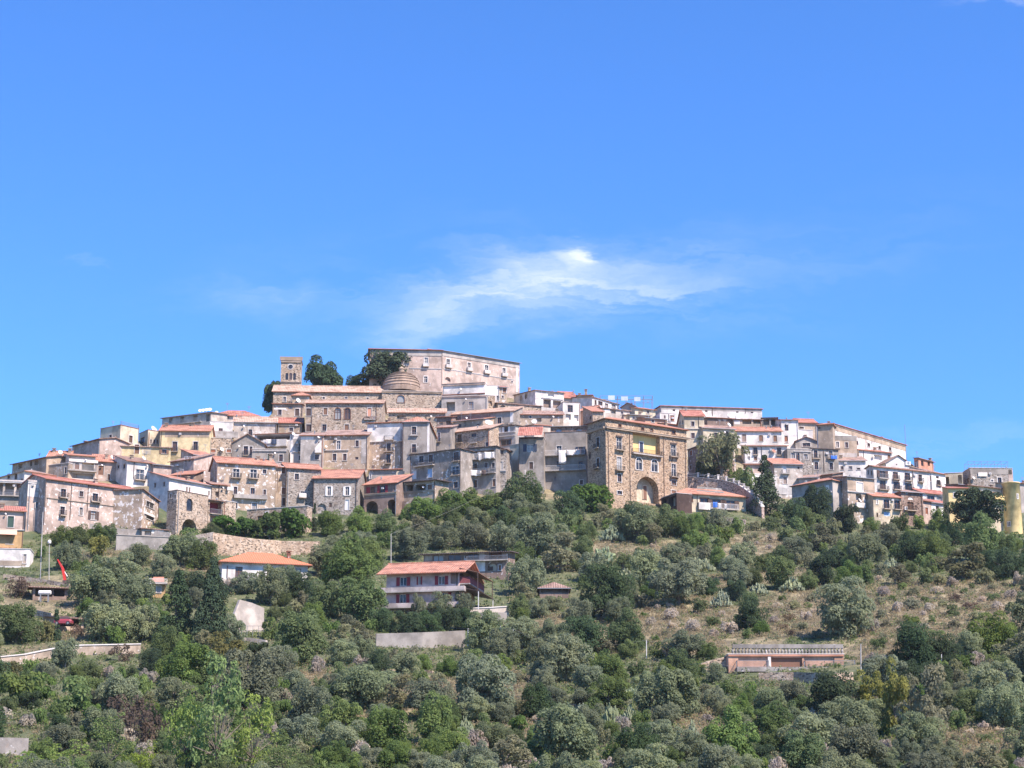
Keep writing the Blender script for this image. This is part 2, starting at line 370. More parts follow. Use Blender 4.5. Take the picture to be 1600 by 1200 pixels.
def panel(mb, fc, L, H, holes, top=None):
    us = sorted({0.0, L} | {min(max(x, 0), L) for h in holes for x in (h[0], h[2])})
    ws = sorted({0.0, H} | {min(max(x, 0), H) for h in holes for x in (h[1], h[3])})
    for i in range(len(us) - 1):
        for j in range(len(ws) - 1):
            cu_, cw_ = (us[i] + us[i + 1]) / 2, (ws[j] + ws[j + 1]) / 2
            if any(h[0] < cu_ < h[2] and h[1] < cw_ < h[3] for h in holes): continue
            mb.quad(fc.T(us[i], 0, ws[j]), fc.T(us[i + 1], 0, ws[j]), fc.T(us[i + 1], 0, ws[j + 1]), fc.T(us[i], 0, ws[j + 1]))
    for (a, b, c, d, dp, arch) in holes:
        T = fc.T
        wt = d
        if arch:
            rise = min((c - a) / 2, d - b); m = (a + c) / 2; N = 10; wt = d - rise
            pts = [(m - (c - a) / 2 * math.cos(math.pi * k / N), wt + rise * math.sin(math.pi * k / N)) for k in range(N + 1)]
            for k in range(N):
                p, q = pts[k], pts[k + 1]; cr = (a, d) if k < N / 2 else (c, d)
                mb.quad(T(cr[0], 0, cr[1]), T(p[0], 0, p[1]), T(q[0], 0, q[1]))
                mb.quad(T(p[0], 0, p[1]), T(p[0], -dp, p[1]), T(q[0], -dp, q[1]), T(q[0], 0, q[1]))
        else:
            mb.quad(T(a, 0, d), T(a, -dp, d), T(c, -dp, d), T(c, 0, d))
        mb.quad(T(a, 0, b), T(a, -dp, b), T(a, -dp, wt), T(a, 0, wt))
        mb.quad(T(c, 0, b), T(c, -dp, b), T(c, -dp, wt), T(c, 0, wt))
        mb.quad(T(a, 0, b), T(a, -dp, b), T(c, -dp, b), T(c, 0, b))

def railing(fc, s0, s1, o1, w0, h):
    mb = MB(); T = fc.T
    for (p, q) in (((s0, 0), (s0, o1)), ((s0, o1), (s1, o1)), ((s1, o1), (s1, 0))):
        L = math.hypot(q[0] - p[0], q[1] - p[1]); n = max(2, int(L / 0.16))
        fbox(mb, fc, p[0] - .025, p[1] - .025, w0 + h - .05, q[0] + .025, q[1] + .025, w0 + h)
        fbox(mb, fc, p[0] - .015, p[1] - .015, w0 + .08, q[0] + .015, q[1] + .015, w0 + .11)
        for k in range(n + 1):
            a, o = p[0] + (q[0] - p[0]) * k / n, p[1] + (q[1] - p[1]) * k / n
            fbox(mb, fc, a - .014, o - .014, w0, a + .014, o + .014, w0 + h)
    return mb

TRIM = dict(W='k:white', S='p:pale:0.8', B='k:wood', G='k:grey', T='p:stone:0.4', Y='k:yellow', N=None, R='k:brick', C='k:cream', K='k:concrete')

def feature(fc, tok, root, loc, rz, holes, wallspec):
    k = tok[0]; x0, y0, x1, y1 = map(float, tok[1:5]); op = dict(z.split('=') for z in tok[5:])
    xm, ym = (x0 + x1) / 2, (y0 + y1) / 2
    sa = fc.sw(x0, ym)[0]; sb = fc.sw(x1, ym)[0]; wa = fc.sw(xm, y1)[1]; wb = fc.sw(xm, y0)[1]
    s0, s1 = min(sa, sb), max(sa, sb); w0, w1 = min(wa, wb), max(wa, wb)
    P = lambda n, mb, m, par=root: part(n, mb, m, par, *((loc, rz) if par is root else ((0, 0, 0), 0)))
    T = fc.T
    tr = op.get('f', 'S')
    if k in 'wbacsgq':
        arch = k == 'a' or 'arch' in op
        dp = float(op.get('d', 0.22)); holes.append((s0, w0, s1, w1, dp + .02, arch))
        mb = MB(); fl = k in 'b'
        tw = 0.16 if tr == 'W' else 0.14
        if tr != 'N':
            top = w1 - (min((s1 - s0) / 2, w1 - w0) if arch else 0)
            fbox(mb, fc, s0 - tw, -.02, w0, s0, .05, top); fbox(mb, fc, s1, -.02, w0, s1 + tw, .05, top)
            if arch:
                m = (s0 + s1) / 2; r = (s1 - s0) / 2; rise = w1 - top; N = 10
                for q in range(N):
                    a, b = math.pi * q / N, math.pi * (q + 1) / N
                    pa = [(m - rr * math.cos(g), top + (rise + ex) * math.sin(g)) for (rr, ex, g) in ((r, 0, a), (r, 0, b), (r + tw, tw, b), (r + tw, tw, a))]
                    mb.quad(*[T(p[0], .05, p[1]) for p in pa])
                    mb.quad(T(pa[3][0], .05, pa[3][1]), T(pa[2][0], .05, pa[2][1]), T(pa[2][0], -.02, pa[2][1]), T(pa[3][0], -.02, pa[3][1]))
            else: fbox(mb, fc, s0 - tw, -.02, w1, s1 + tw, .06, w1 + tw)
            if not fl: fbox(mb, fc, s0 - tw - .05, -.02, w0 - .10, s1 + tw + .05, .12, w0)
        cas = op.get('c', 'W' if tr == 'W' else 'B')
        # casement: border, mullion, transom
        mc = MB() if cas != tr else mb
        if cas != 'N':
            o0, o1 = -dp + .03, -dp + .09; e = .07
            wtop = w1 if not arch else w1 - (s1 - s0) / 2 * .8
            fbox(mc, fc, s0, o0, w0, s0 + e, o1, wtop); fbox(mc, fc, s1 - e, o0, w0, s1, o1, wtop)
            fbox(mc, fc, (s0 + s1) / 2 - e * .6, o0, w0, (s0 + s1) / 2 + e * .6, o1, w1 - .02)
            fbox(mc, fc, s0 + e, o0, wtop - e, s1 - e, o1, wtop); fbox(mc, fc, s0 + e, o0, w0, s1 - e, o1, w0 + e)
            if w1 - w0 > 1.6: fbox(mc, fc, s0 + e, o0, w0 + (w1 - w0) * .62, s1 - e, o1, w0 + (w1 - w0) * .62 + e)
        nm = 'balcony_door' if fl else ('arched_window' if arch else 'window')
        if not mb.f: mb = mc
        wn = P(nm, mb, wallmat(TRIM.get(tr) or TRIM.get(cas) or 'k:pale'))
        if mc is not mb and mc.f: P('casement', mc, wallmat(TRIM.get(cas) or 'k:pale'), wn)
        pm = MB()
        if k == 'c':
            fbox(pm, fc, s0, -dp + .04, w0, s1, -dp + .12, w1)
            P('shutter', pm, louvre(op.get('s', 'wood')), wn)
        else:
            pm.quad(T(s0, -dp, w0), T(s1, -dp, w0), T(s1, -dp, w1), T(s0, -dp, w1))
            P('pane', pm, glassmat('l' not in op), wn)
        if k in 'sq':
            ww = (s1 - s0) * .5
            for (a, b) in ((s0 - ww - .03, s0 - .03), (s1 + .03, s1 + ww + .03)):
                sm = MB(); fbox(sm, fc, a, .05, w0, b, .11, w1); P('shutter', sm, louvre(op.get('s', 'wood')), wn)
        if fl:
            e = float(op.get('e', .45)); dd = float(op.get('o', .8))
            bm = MB(); fbox(bm, fc, s0 - e, -.02, w0 - .22, s1 + e, dd, w0 - .02)
            for a in (s0 - e + .15, s1 + e - .3): fbox(bm, fc, a, 0, w0 - .5, a + .15, dd * .6, w0 - .22)
            bo = P('balcony', bm, wallmat('p:stone:0.8'))
            if op.get('r', '1') == '1': P('railing', railing(fc, s0 - e + .05, s1 + e - .05, dd - .06, w0 - .02, .95), flat('black'), bo)
            else:
                pb = MB(); fbox(pb, fc, s0 - e, dd - .12, w0 - .02, s1 + e, dd, w0 + .85); fbox(pb, fc, s0 - e, 0, w0 - .02, s0 - e + .12, dd - .12, w0 + .85); fbox(pb, fc, s1 + e - .12, 0, w0 - .02, s1 + e, dd - .12, w0 + .85)
                P('parapet', pb, wallmat(op.get('pm', 'p:white:0.5')), bo)
    elif k == 'd':
        holes.append((s0, w0, s1, w1, .2, 'arch' in op))
        mb = MB(); fbox(mb, fc, s0, -.20, w0, s1, -.12, w1)
        hh = (s1 - s0)
        fbox(mb, fc, s0 + hh * .46, -.12, w0, s0 + hh * .54, -.09, w1); fbox(mb, fc, s0 + hh * .1, -.12, w0 + .3, s0 + hh * .4, -.10, w1 - .3)
        fbox(mb, fc, s0 + hh * .6, -.12, w0 + .3, s0 + hh * .9, -.10, w1 - .3)
        dr = P('door', mb, louvre(op.get('s', 'wood')))
        if tr != 'N':
            fm = MB(); fbox(fm, fc, s0 - .14, -.02, w0, s0, .05, w1); fbox(fm, fc, s1, -.02, w0, s1 + .14, .05, w1); fbox(fm, fc, s0 - .14, -.02, w1, s1 + .14, .06, w1 + .14)
            P('door_frame', fm, wallmat(TRIM[tr]), dr)
    elif k == 'D':                                   # a door standing deeper, at the back of an opening
        o = float(op.get('o', -1.4)); mb = MB(); fbox(mb, fc, s0, o - .02, w0, s1, o + .06, w1)
        dr = P('door', mb, louvre(op.get('s', 'wood')))
        fm = MB(); fbox(fm, fc, s0 - .18, o, w0, s0, o + .1, w1); fbox(fm, fc, s1, o, w0, s1 + .18, o + .1, w1); fbox(fm, fc, s0 - .18, o, w1, s1 + .18, o + .1, w1 + .18)
        P('door_frame', fm, wallmat(TRIM[op.get('f', 'W')]), dr)
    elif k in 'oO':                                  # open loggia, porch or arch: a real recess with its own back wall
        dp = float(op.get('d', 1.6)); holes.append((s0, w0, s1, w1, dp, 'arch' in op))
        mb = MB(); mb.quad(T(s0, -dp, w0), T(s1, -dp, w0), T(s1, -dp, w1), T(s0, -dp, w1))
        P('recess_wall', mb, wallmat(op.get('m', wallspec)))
        if 'rail' in op:
            bm = MB(); fbox(bm, fc, s0, -.1, w0 - .12, s1, .3, w0 + .02); bo = P('balcony', bm, wallmat('p:stone:0.8'))
            P('railing', railing(fc, s0 + .05, s1 - .05, .25, w0, 0.95), flat('metal'), bo)
    elif k == 'B':                                   # balcony or terrace slab along the wall
        dd = float(op.get('o', 1.0)); th = float(op.get('t', .2))
        bm = MB(); fbox(bm, fc, s0, -.02, w0 - th, s1, dd, w0); bo = P('balcony', bm, wallmat(op.get('m', 'p:lgrey:0.8')))
        if 'p' in op:
            pb = MB(); fbox(pb, fc, s0, dd - .14, w0, s1, dd, w1); fbox(pb, fc, s0, 0, w0, s0 + .14, dd - .14, w1); fbox(pb, fc, s1 - .14, 0, w0, s1, dd - .14, w1)
            P('parapet', pb, wallmat(op['p']), bo)
        else: P('railing', railing(fc, s0 + .05, s1 - .05, dd - .06, w0, w1 - w0), flat(op.get('rc', 'metal')), bo)
    elif k == 'p':
        o = float(op.get('o', .04)); mb = MB(); fbox(mb, fc, s0, -.02, w0, s1, o, w1); P(op.get('n', 'plaster_panel'), mb, wallmat(op.get('m', 'p:white:0.4')))
    elif k == 'r':                                   # cornice or string course following the level of its left end
        wl = fc.sw(x0, y0)[1]; h = float(op.get('h', .25)); o = float(op.get('o', .18))
        sa, sb = fc.sw(x0, y0)[0], fc.sw(x1, y1)[0]
        mb = MB(); fbox(mb, fc, sa, -.02, wl - h, sb, o, wl); fbox(mb, fc, sa, -.02, wl, sb, o + .12, wl + .1)
        P(op.get('n', 'string_course'), mb, wallmat(op.get('m', 'k:pale')))
    elif k == 'n':
        mb = MB(); p = Vector(T(s0, .1, w0)); q = Vector(T(s0, .1, w1)); mb.tube(p, q, .07); P('downpipe', mb, flat(op.get('m', 'dbrown')))
    elif k == 'v':
        r = max((s1 - s0), (w1 - w0)) / 2; m = ((s0 + s1) / 2, (w0 + w1) / 2); N = 16
        mb = MB(); pm = MB()
        cs = [(math.cos(2 * math.pi * q / N), math.sin(2 * math.pi * q / N)) for q in range(N)]
        for q in range(N):
            a, b = cs[q], cs[(q + 1) % N]; R = r * 1.35
            mb.quad(T(m[0] + a[0] * r, .08, m[1] + a[1] * r), T(m[0] + b[0] * r, .08, m[1] + b[1] * r), T(m[0] + b[0] * R, .08, m[1] + b[1] * R), T(m[0] + a[0] * R, .08, m[1] + a[1] * R))
            mb.quad(T(m[0] + a[0] * R, .08, m[1] + a[1] * R), T(m[0] + b[0] * R, .08, m[1] + b[1] * R), T(m[0] + b[0] * R, 0, m[1] + b[1] * R), T(m[0] + a[0] * R, 0, m[1] + a[1] * R))
            mb.quad(T(m[0] + a[0] * r, .08, m[1] + a[1] * r), T(m[0] + b[0] * r, .08, m[1] + b[1] * r), T(m[0] + b[0] * r, 0, m[1] + b[1] * r), T(m[0] + a[0] * r, 0, m[1] + a[1] * r))
        pm.quad(*[T(m[0] + a[0] * r, .015, m[1] + a[1] * r) for a in cs])
        wn = P('round_window', mb, wallmat(TRIM.get(tr) or 'k:pale')); P('pane', pm, glassmat(), wn)
    elif k == 'k':                                   # satellite dish on an arm, facing out and up
        r = (s1 - s0) / 2; c = Vector(((s0 + s1) / 2, .45, (w0 + w1) / 2)); mb = MB(); N = 14
        ax = Vector((0.45, 0.75, 0.5)).normalized(); e = ax.orthogonal().normalized(); g = ax.cross(e)
        rings = [[c + ax * (.28 * r * (q / 3) ** 2) + (e * math.cos(2 * math.pi * z / N) + g * math.sin(2 * math.pi * z / N)) * r * q / 3 for z in range(N)] for q in range(4)]
        for q in range(3):
            for z in range(N):
                y = (z + 1) % N; mb.quad(*[T(*v) for v in (rings[q][z], rings[q][y], rings[q + 1][y], rings[q + 1][z])])
        mb.tube(T(*c), T(c[0], -.02, c[2] - .1), .04); mb.tube(T(*c), T(*(c + ax * r * .9)), .025)
        P('satellite_dish', mb, flat(op.get('m', 'pale')))
    elif k == 'x':
        mb = MB(); fbox(mb, fc, s0, 0, w0, s1, .4, w1); q = MB()
        N = 10; m = ((s0 + s1) / 2, (w0 + w1) / 2); r = (w1 - w0) * .38
        q.quad(*[T(m[0] + r * math.cos(2 * math.pi * z / N), .412, m[1] + r * math.sin(2 * math.pi * z / N)) for z in range(N)])
        ac = P('air_conditioner', mb, flat('pale')); P('fan_grille', q, flat('metal'), ac)
    elif k == 'u':                                   # sloping canopy or awning: x0,y0 top left at the wall, y1 outer lip
        dd = float(op.get('o', 1.2)); mb = MB()
        mb.slab([T(s0, 0, w1), T(s1, 0, w1), T(s1, dd, w0), T(s0, dd, w0)], .1)
        cp = P('canopy', mb, tilemat(op['tm']) if 'tm' in op else flat(op.get('m', 'dbrown')))
        if 'post' in op:
            for a in (s0 + .1, s1 - .1):
                pm = MB(); fbox(pm, fc, a - .06, dd - .2, w0 - float(op['post']), a + .06, dd - .08, w0 - .08); P('post', pm, flat(op.get('pc', 'dbrown')), cp)
    elif k == 't':                                   # outside stair climbing along the wall from (x0,y1) to (x1,y0)
        n = max(4, int((w1 - w0) / .2)); mb = MB(); up = fc.sw(x0, y1)[0] < fc.sw(x1, y0)[0]
        a0 = fc.sw(x0, y1)[0]; a1 = fc.sw(x1, y0)[0]
        for q in range(n): fbox(mb, fc, a0 + (a1 - a0) * q / n, 0, w0 - 1.0, a0 + (a1 - a0) * (q + 1) / n, 1.0, w0 + (w1 - w0) * (q + 1) / n)
        P('staircase', mb, wallmat(op.get('m', 'p:lgrey:0.6')))

def H(label, q, wall, roof='g', feats='', xs=None, D=8.0, lf='', rf='', pitch=.32, rmat='old', cat='house', name='house',
      ch='', root=None, Y=None, oh=.4, group=None, rail=False, found=3.0, ah=.45, kp=0):
    if not kp:
        if pitch > .15 and xs is None: pitch *= 1.16
        elif pitch > .15: pitch *= 1.05
    xl, yl, xr, yr, yb = q
    sr = random.Random(int(xl * 3 + yr * 5))
    if xs is not None and xs < xl and lf == '' and yb - yl > 14:
        for q_ in range(2):
            x_ = xs + (xl - xs) * (.25 + .45 * q_); y_ = yl + 5 + sr.uniform(0, 3); lf += 'w %.1f %.1f %.1f %.1f;' % (x_, y_, x_ + min(3, (xl - xs) * .16), y_ + 7)
    if cat == 'house' and root is None and xr - xl > 18 and '; n ' not in feats and not feats.startswith('n ') and sr.random() < .7:
        x_ = xr - 1.0 if sr.random() < .6 else xl + 1.0; feats += ';n %.1f %.1f %.1f %.1f m=%s' % (x_, min(yl, yr) + 2, x_, yb - 2, sr.choice(('dbrown', 'metal', 'rust')))
    if cat == 'house' and root is None and xr - xl > 24 and sr.random() < .45:
        x_ = xl + (xr - xl) * sr.uniform(.2, .8); y_ = max(yl, yr) + sr.uniform(2, 5); feats += ';%s %.1f %.1f %.1f %.1f' % (sr.choice('kx'), x_, y_, x_ + 3.2, y_ + 2.6)
    if cat == 'house' and root is None and xr - xl > 20 and yb - max(yl, yr) > 26 and len(re.findall(r'(?:^|;|; )[wbacsdO] ', feats)) < 1:
        n_ = 3 if xr - xl > 40 else 2
        for q_ in range(n_):
            x_ = xl + (xr - xl) * (q_ + .5 + sr.uniform(-.15, .15)) / n_; y_ = max(yl, yr) + 13 + sr.uniform(0, 3); feats += ';%s %.1f %.1f %.1f %.1f' % (sr.choice('wwc'), x_, y_, x_ + 4.2, y_ + 7.5)
    Yc = Y or Yf((xl + xr) / 2, max(yb, crest((xl + xr) / 2)))
    Yl = Yc
    for _ in range(3):
        P0 = at(xl, yl, Yl); r1 = ray(xr, yr); P1 = r1 * (P0.z / r1.z)
        Yl *= Yc / ((P0.y + P1.y) / 2)
    P0 = at(xl, yl, Yl); P1 = r1 * (P0.z / r1.z)
    d = P1 - P0; W = d.length; a = math.atan2(d.y, d.x)
    if abs(a) > math.radians(62): print('TURN', label, round(math.degrees(a)), round(W, 1))
    e = d / W; b = Vector((-math.sin(a), math.cos(a), 0))
    zb = at((xl + xr) / 2, yb, Yc).z - found
    Hh = P0.z - zb
    B0 = Vector((P0.x, P0.y, zb)); B1 = B0 + e * W
    if xs is not None:
        S = P0 if xs < xl else P1; k = (xs - 800) / F; c0 = S.y * CT + S.z * ST
        D2 = (k * c0 - S.x) / (b.x - k * b.y * CT)
        if 1.0 < D2 < 40: D = D2
        else: print('SIDE', label, round(D2, 1), round(math.degrees(a)))
    mine = root is None
    if mine:
        root = empty(name, B0, a, label, cat, group); loc, rz = (0, 0, 0), 0.0
    else:
        ra = root.rotation_euler[2]; dv = B0 - root.location
        loc = (dv.x * math.cos(ra) + dv.y * math.sin(ra), -dv.x * math.sin(ra) + dv.y * math.cos(ra), dv.z); rz = a - ra
    fF = Face(B0, e, 'F', W); fL = Face(B0, b, 'L', W); fR = Face(B1, b, 'R', W)
    mb = MB()
    # walls with their openings
    par = ah if roof == 'f' else 0.0
    rise = dict(g=pitch * D / 2, h=pitch * min(D, W) / 2, m=pitch * D, x=pitch * W / 2, l=pitch * W, r=pitch * W, f=0)[roof]
    for fc, L, ft in ((fF, W, feats), (fL, D, lf), (fR, D, rf)):
        holes = []
        for tk in ft.split(';'):
            tk = tk.split()
            if tk: feature(fc, tk, root, loc, rz, holes, wall)
        holes = [(max(h[0], .02), max(h[1], .02), min(h[2], L - .02), min(h[3], Hh + par - .02), h[4], h[5]) for h in holes if h[2] > .05 and h[0] < L - .05]
        panel(mb, fc, L, Hh + par, holes)
        T = fc.T
        if fc.kind in 'LR':
            if roof == 'g': mb.quad(T(0, 0, Hh), T(D, 0, Hh), T(D / 2, 0, Hh + rise))
            if roof == 'm': mb.quad(T(0, 0, Hh), T(D, 0, Hh), T(D, 0, Hh + rise))
            if (roof, fc.kind) in (('l', 'R'), ('r', 'L')): mb.quad(T(0, 0, Hh), T(D, 0, Hh), T(D, 0, Hh + rise), T(0, 0, Hh + rise))
        else:
            if roof == 'x': mb.quad(T(0, 0, Hh), T(W, 0, Hh), T(W / 2, 0, Hh + rise))
            if roof == 'l': mb.quad(T(0, 0, Hh), T(W, 0, Hh), T(W, 0, Hh + rise))
            if roof == 'r': mb.quad(T(0, 0, Hh), T(W, 0, Hh), T(0, 0, Hh + rise))
    hb = Hh + par + (rise if roof in 'm' else 0)
    mb.quad((0, D, 0), (W, D, 0), (W, D, hb), (0, D, hb))
    wl = part('wall', mb, wallmat(wall), root, loc, rz)
    # roof
    o = oh; th = .16; r = MB(); s_ = rise
    z0 = Hh + .01
    if roof == 'g':
        k = s_ / (D / 2); lo = z0 - k * o
        r.slab([(-o, -o, lo + th), (W + o, -o, lo + th), (W + o, D / 2, z0 + s_ + th), (-o, D / 2, z0 + s_ + th)], th)
        r.slab([(-o, D / 2, z0 + s_ + th), (W + o, D / 2, z0 + s_ + th), (W + o, D + o, lo + th), (-o, D + o, lo + th)], th)
        zt = lambda u, v: z0 + th + s_ * (1 - abs(v - D / 2) / (D / 2))
    elif roof == 'm':
        k = s_ / D
        r.slab([(-o, -o, z0 - k * o + th), (W + o, -o, z0 - k * o + th), (W + o, D + .1, z0 + s_ + k * .1 + th), (-o, D + .1, z0 + s_ + k * .1 + th)], th)
        zt = lambda u, v: z0 + th + s_ * v / D
    elif roof == 'x':
        k = s_ / (W / 2); lo = z0 - k * o
        r.slab([(-o, -o, lo + th), (W / 2, -o, z0 + s_ + th), (W / 2, D + o, z0 + s_ + th), (-o, D + o, lo + th)], th)
        r.slab([(W / 2, -o, z0 + s_ + th), (W + o, -o, lo + th), (W + o, D + o, lo + th), (W / 2, D + o, z0 + s_ + th)], th)
        zt = lambda u, v: z0 + th + s_ * (1 - abs(u - W / 2) / (W / 2))
    elif roof in 'lr':
        k = s_ / W; hl, hr = (z0 - k * o, z0 + s_ + k * o) if roof == 'l' else (z0 + s_ + k * o, z0 - k * o)
        r.slab([(-o, -o, hl + th), (W + o, -o, hr + th), (W + o, D + o, hr + th), (-o, D + o, hl + th)], th)
        zt = lambda u, v: z0 + th + (s_ * u / W if roof == 'l' else s_ * (1 - u / W))
    elif roof == 'h':
        hw = min(D, W) / 2; k = s_ / hw; lo = z0 - k * o
        A, Bq, Cq, Dq = (-o, -o, lo + th), (W + o, -o, lo + th), (W + o, D + o, lo + th), (-o, D + o, lo + th)
        zr = z0 + s_ + th
        if W >= D: R1, R2 = (hw, D / 2, zr), (W - hw, D / 2, zr)
        else: R1, R2 = (W / 2, hw, zr), (W / 2, D - hw, zr)
        i = len(r.v)
        if W >= D:
            for pl in ([A, Bq, R2, R1], [Cq, Dq, R1, R2], [Dq, A, R1], [Bq, Cq, R2]): r.slab(pl, th)
        else:
            for pl in ([A, Bq, R1], [Bq, Cq, R2, R1], [Cq, Dq, R2], [Dq, A, R1, R2]): r.slab(pl, th)
        zt = lambda u, v: z0 + th + k * max(0, min(u, W - u, v, D - v))
    else:
        r.slab([(.12, .12, Hh + .02), (W - .12, .12, Hh + .02), (W - .12, D - .12, Hh + .02), (.12, D - .12, Hh + .02)], .15)
        zt = lambda u, v: Hh + .02
        cp = MB(); hp = Hh + par; e_ = .1
        cp.box((-e_, -e_, hp), (W + e_, .25, hp + .1)); cp.box((-e_, .25, hp), (.25, D, hp + .1)); cp.box((W - .25, .25, hp), (W + e_, D, hp + .1))
        part('coping', cp, wallmat('k:pale') if rmat == 'old' else tilemat(rmat), root, loc, rz)
        if rail: part('roof_railing', railing(Face(B0, e, 'F', W), .1, W - .1, -.12, hp + .1, .9), flat('metal'), root, loc, rz)
    rm = wallmat('p:lgrey:1') if roof == 'f' else tilemat(rmat, 'v' if roof in 'xlr' else 'u')
    ro = part('roof', r, rm, root, loc, rz)
    if roof in 'gmh' and pitch > .12:
        k_ = {'g': s_ / (D / 2), 'm': s_ / D, 'h': s_ / (min(D, W) / 2)}[roof]; ge = MB(); ze = z0 - k_ * o
        ge.box((-o, -o - .13, ze - .02), (W + o, -o - .01, ze + .12)); part('gutter', ge, flat('rust' if int(xl) % 3 else 'metal'), ro)
        if roof == 'g':
            rg = MB(); rg.tube((-o, D / 2, z0 + s_ + th + .02), (W + o, D / 2, z0 + s_ + th + .02), .17, n=6); part('ridge_cap', rg, tilemat(rmat, 'v'), ro)
    ar = random.Random(int(xl * 7 + yl * 13))
    if mine and cat == 'house' and roof != 'f' and W > 3:
        for q_ in range(ar.choice((0, 1, 1, 2))):
            ch += ';%s %.1f %.2f %.2f' % (ar.choice(('a', 'a', 'c', 'p')), xl + (xr - xl) * ar.uniform(.1, .9), ar.uniform(.5, .8), D * ar.uniform(.3, .55))
    for cspec in ch.split(';'):
        cs = cspec.split()
        if not cs: continue
        kind = cs[0]; px = float(cs[1]); hgt = float(cs[2]); v = float(cs[3]) if len(cs) > 3 else D * .45
        # column of the roof under that bearing
        rr = ray(px, yl); Qv = P0 + b * v; n_ = e.cross(Vector((0, 0, 1))); pp = rr * (Qv.dot(n_) / rr.dot(n_)); u = min(max((pp - P0).dot(e), .4), W - .4)
        z = zt(u, v) - .25
        c = MB()
        if kind == 'a' and hgt < 1: hgt *= 3.2
        if kind == 'c':
            c.box((u - .3, v - .3, z), (u + .3, v + .3, z + hgt)); c.box((u - .4, v - .4, z + hgt), (u + .4, v + .4, z + hgt + .1))
            c.box((u - .22, v - .22, z + hgt + .1), (u + .22, v + .22, z + hgt + .35)); c.slab([(u - .45, v - .45, z + hgt + .5), (u + .45, v - .45, z + hgt + .5), (u + .45, v + .45, z + hgt + .5), (u - .45, v + .45, z + hgt + .5)], .12)
            part('chimney', c, wallmat('p:' + (cs[4] if len(cs) > 4 else 'stone') + ':1'), ro)
        elif kind == 'p':
            c.tube((u, v, z), (u, v, z + hgt), .12); c.tube((u, v, z + hgt), (u, v, z + hgt + .3), .22, .12); part('flue', c, flat('metal'), ro)
        elif kind == 'a':
            c.tube((u, v, z), (u, v, z + hgt), .035)
            for q in range(5): c.box((u - .5 + .07 * q, v - .02, z + hgt - .12 * q - .04), (u + .5 - .07 * q, v + .02, z + hgt - .12 * q))
            part('antenna', c, flat('metal'), ro)
        elif kind == 'k':
            c.tube((u, v, z), (u, v, z + .6), .05); N = 14; rad = hgt
            ax = Vector((.45, -.75, .5)).normalized(); e1 = ax.orthogonal().normalized(); g1 = ax.cross(e1); cc = Vector((u, v - .1, z + .6 + rad * .6))
            rg = [[cc + ax * (.25 * rad * (q / 3) ** 2) + (e1 * math.cos(2 * math.pi * y / N) + g1 * math.sin(2 * math.pi * y / N)) * rad * q / 3 for y in range(N)] for q in range(4)]
            for q in range(3):
                for y in range(N): c.quad(rg[q][y], rg[q][(y + 1) % N], rg[q + 1][(y + 1) % N], rg[q + 1][y])
            part('satellite_dish', c, flat('pale'), ro)
        elif kind == 't':
            c.lathe([(.01, z), (.5, z), (.5, z + hgt), (.35, z + hgt + .2), (.01, z + hgt + .25)], 12, (u, v)); part('water_tank', c, flat('pale'), ro)
    HOUSES.append((root, fF, W, Hh, D, P0, a))
    return root
HOUSES = []
# ------------------------------------------------------------------ the hill town, left end to right end
# left end, front row
H('long stained plaster house above the ivy bank, largest facade at the left end', (71.7, 748, 222, 768, 826), 'p:pink:1.5', 'g',
  'b 95 764 103 777.5; b 144.5 771 153 784; b 190 778 197.5 790.5 f=S; b 94 791.5 101 805 e=.2; w 124 767.5 130 776; w 124 793 129 805; s 142 798.5 150 812 s=dbrown;'
  'c 188.5 805.5 197.5 819 s=dbrown; w 207 778.5 213 789; w 207 804 210 812; r 73 778 222 797 h=.18 o=.05 m=p:stone:1; n 110.5 752 110.5 812; n 137 757 138 800; k 187 776 192.5 784; k 141 780 144 785',
  D=11, rmat='red', pitch=.24, ch='c 150 .6; a 90 2.5', lf='n 71 752 71 820')
H('narrow pale end bay with flaking plaster joined to the right of the long stained house', (222.5, 772, 248, 784, 822), 'p:tan:2', 'r',
  'w 228.5 784.5 241 793.5 c=W; w 228 806 240 812; p 225 802.5 241 806 o=.25 m=k:white', D=8, rmat='brown', pitch=.1)
H('narrow tower-like house, white painted top over stained plaster, left of the long stained house', (44, 752, 70.5, 754, 830), 'p:pink:1.3', 'f',
  'p 43.5 753 70 776.5 m=p:white:0.3; w 57 764.5 65 768 f=G; w 55.5 785 62.5 794; w 58 823 64 829; r 44 752.5 70.5 754 h=.3 m=k:white', D=10, ah=.2)
H('house with a white pillared veranda and a flat roof at the left edge', (-14, 751, 43.5, 753, 800), 'p:offw:0.8', 'f',
  'O 8 755 22 773 d=1.8 rail=1 m=p:lgrey:0.5; O 25.5 755 37 773 d=1.8 rail=1 m=p:lgrey:0.5; O -8 755 4.5 773 d=1.8 m=p:lgrey:0.5; r -14 752 43.5 754 h=.25 o=.5 m=k:white; p -12 776 43 797 m=p:grey:0.8; B -12 770 43.5 774.5 o=.6', D=9, ah=.15)
H('pink and orange house with a green shuttered door below the veranda house', (-14, 797, 38.5, 799.5, 859), 'p:pink:0.5', 'm',
  'c 12 806.5 21.5 824 s=dgreen; c 10 837.5 20 850 s=navy; p -14 826 36 857 m=p:ochre:0.5 o=.06; r -14 826.5 38 827 h=.12 m=k:pale; u -2 826 26.5 836 o=1.2 m=peach; n 36 800 36 855; r -14 856 38 857 h=.3 o=.3 m=k:brick', D=7, rmat='red', pitch=.25)
H('white walled terrace annexe below the pink and orange house', (-14, 858, 47, 859, 884), 'p:white:0.5', 'f', 'p -14 876 40 884 m=p:stone:1; c 36.5 866 41 880 s=grey', D=5, ah=.1)
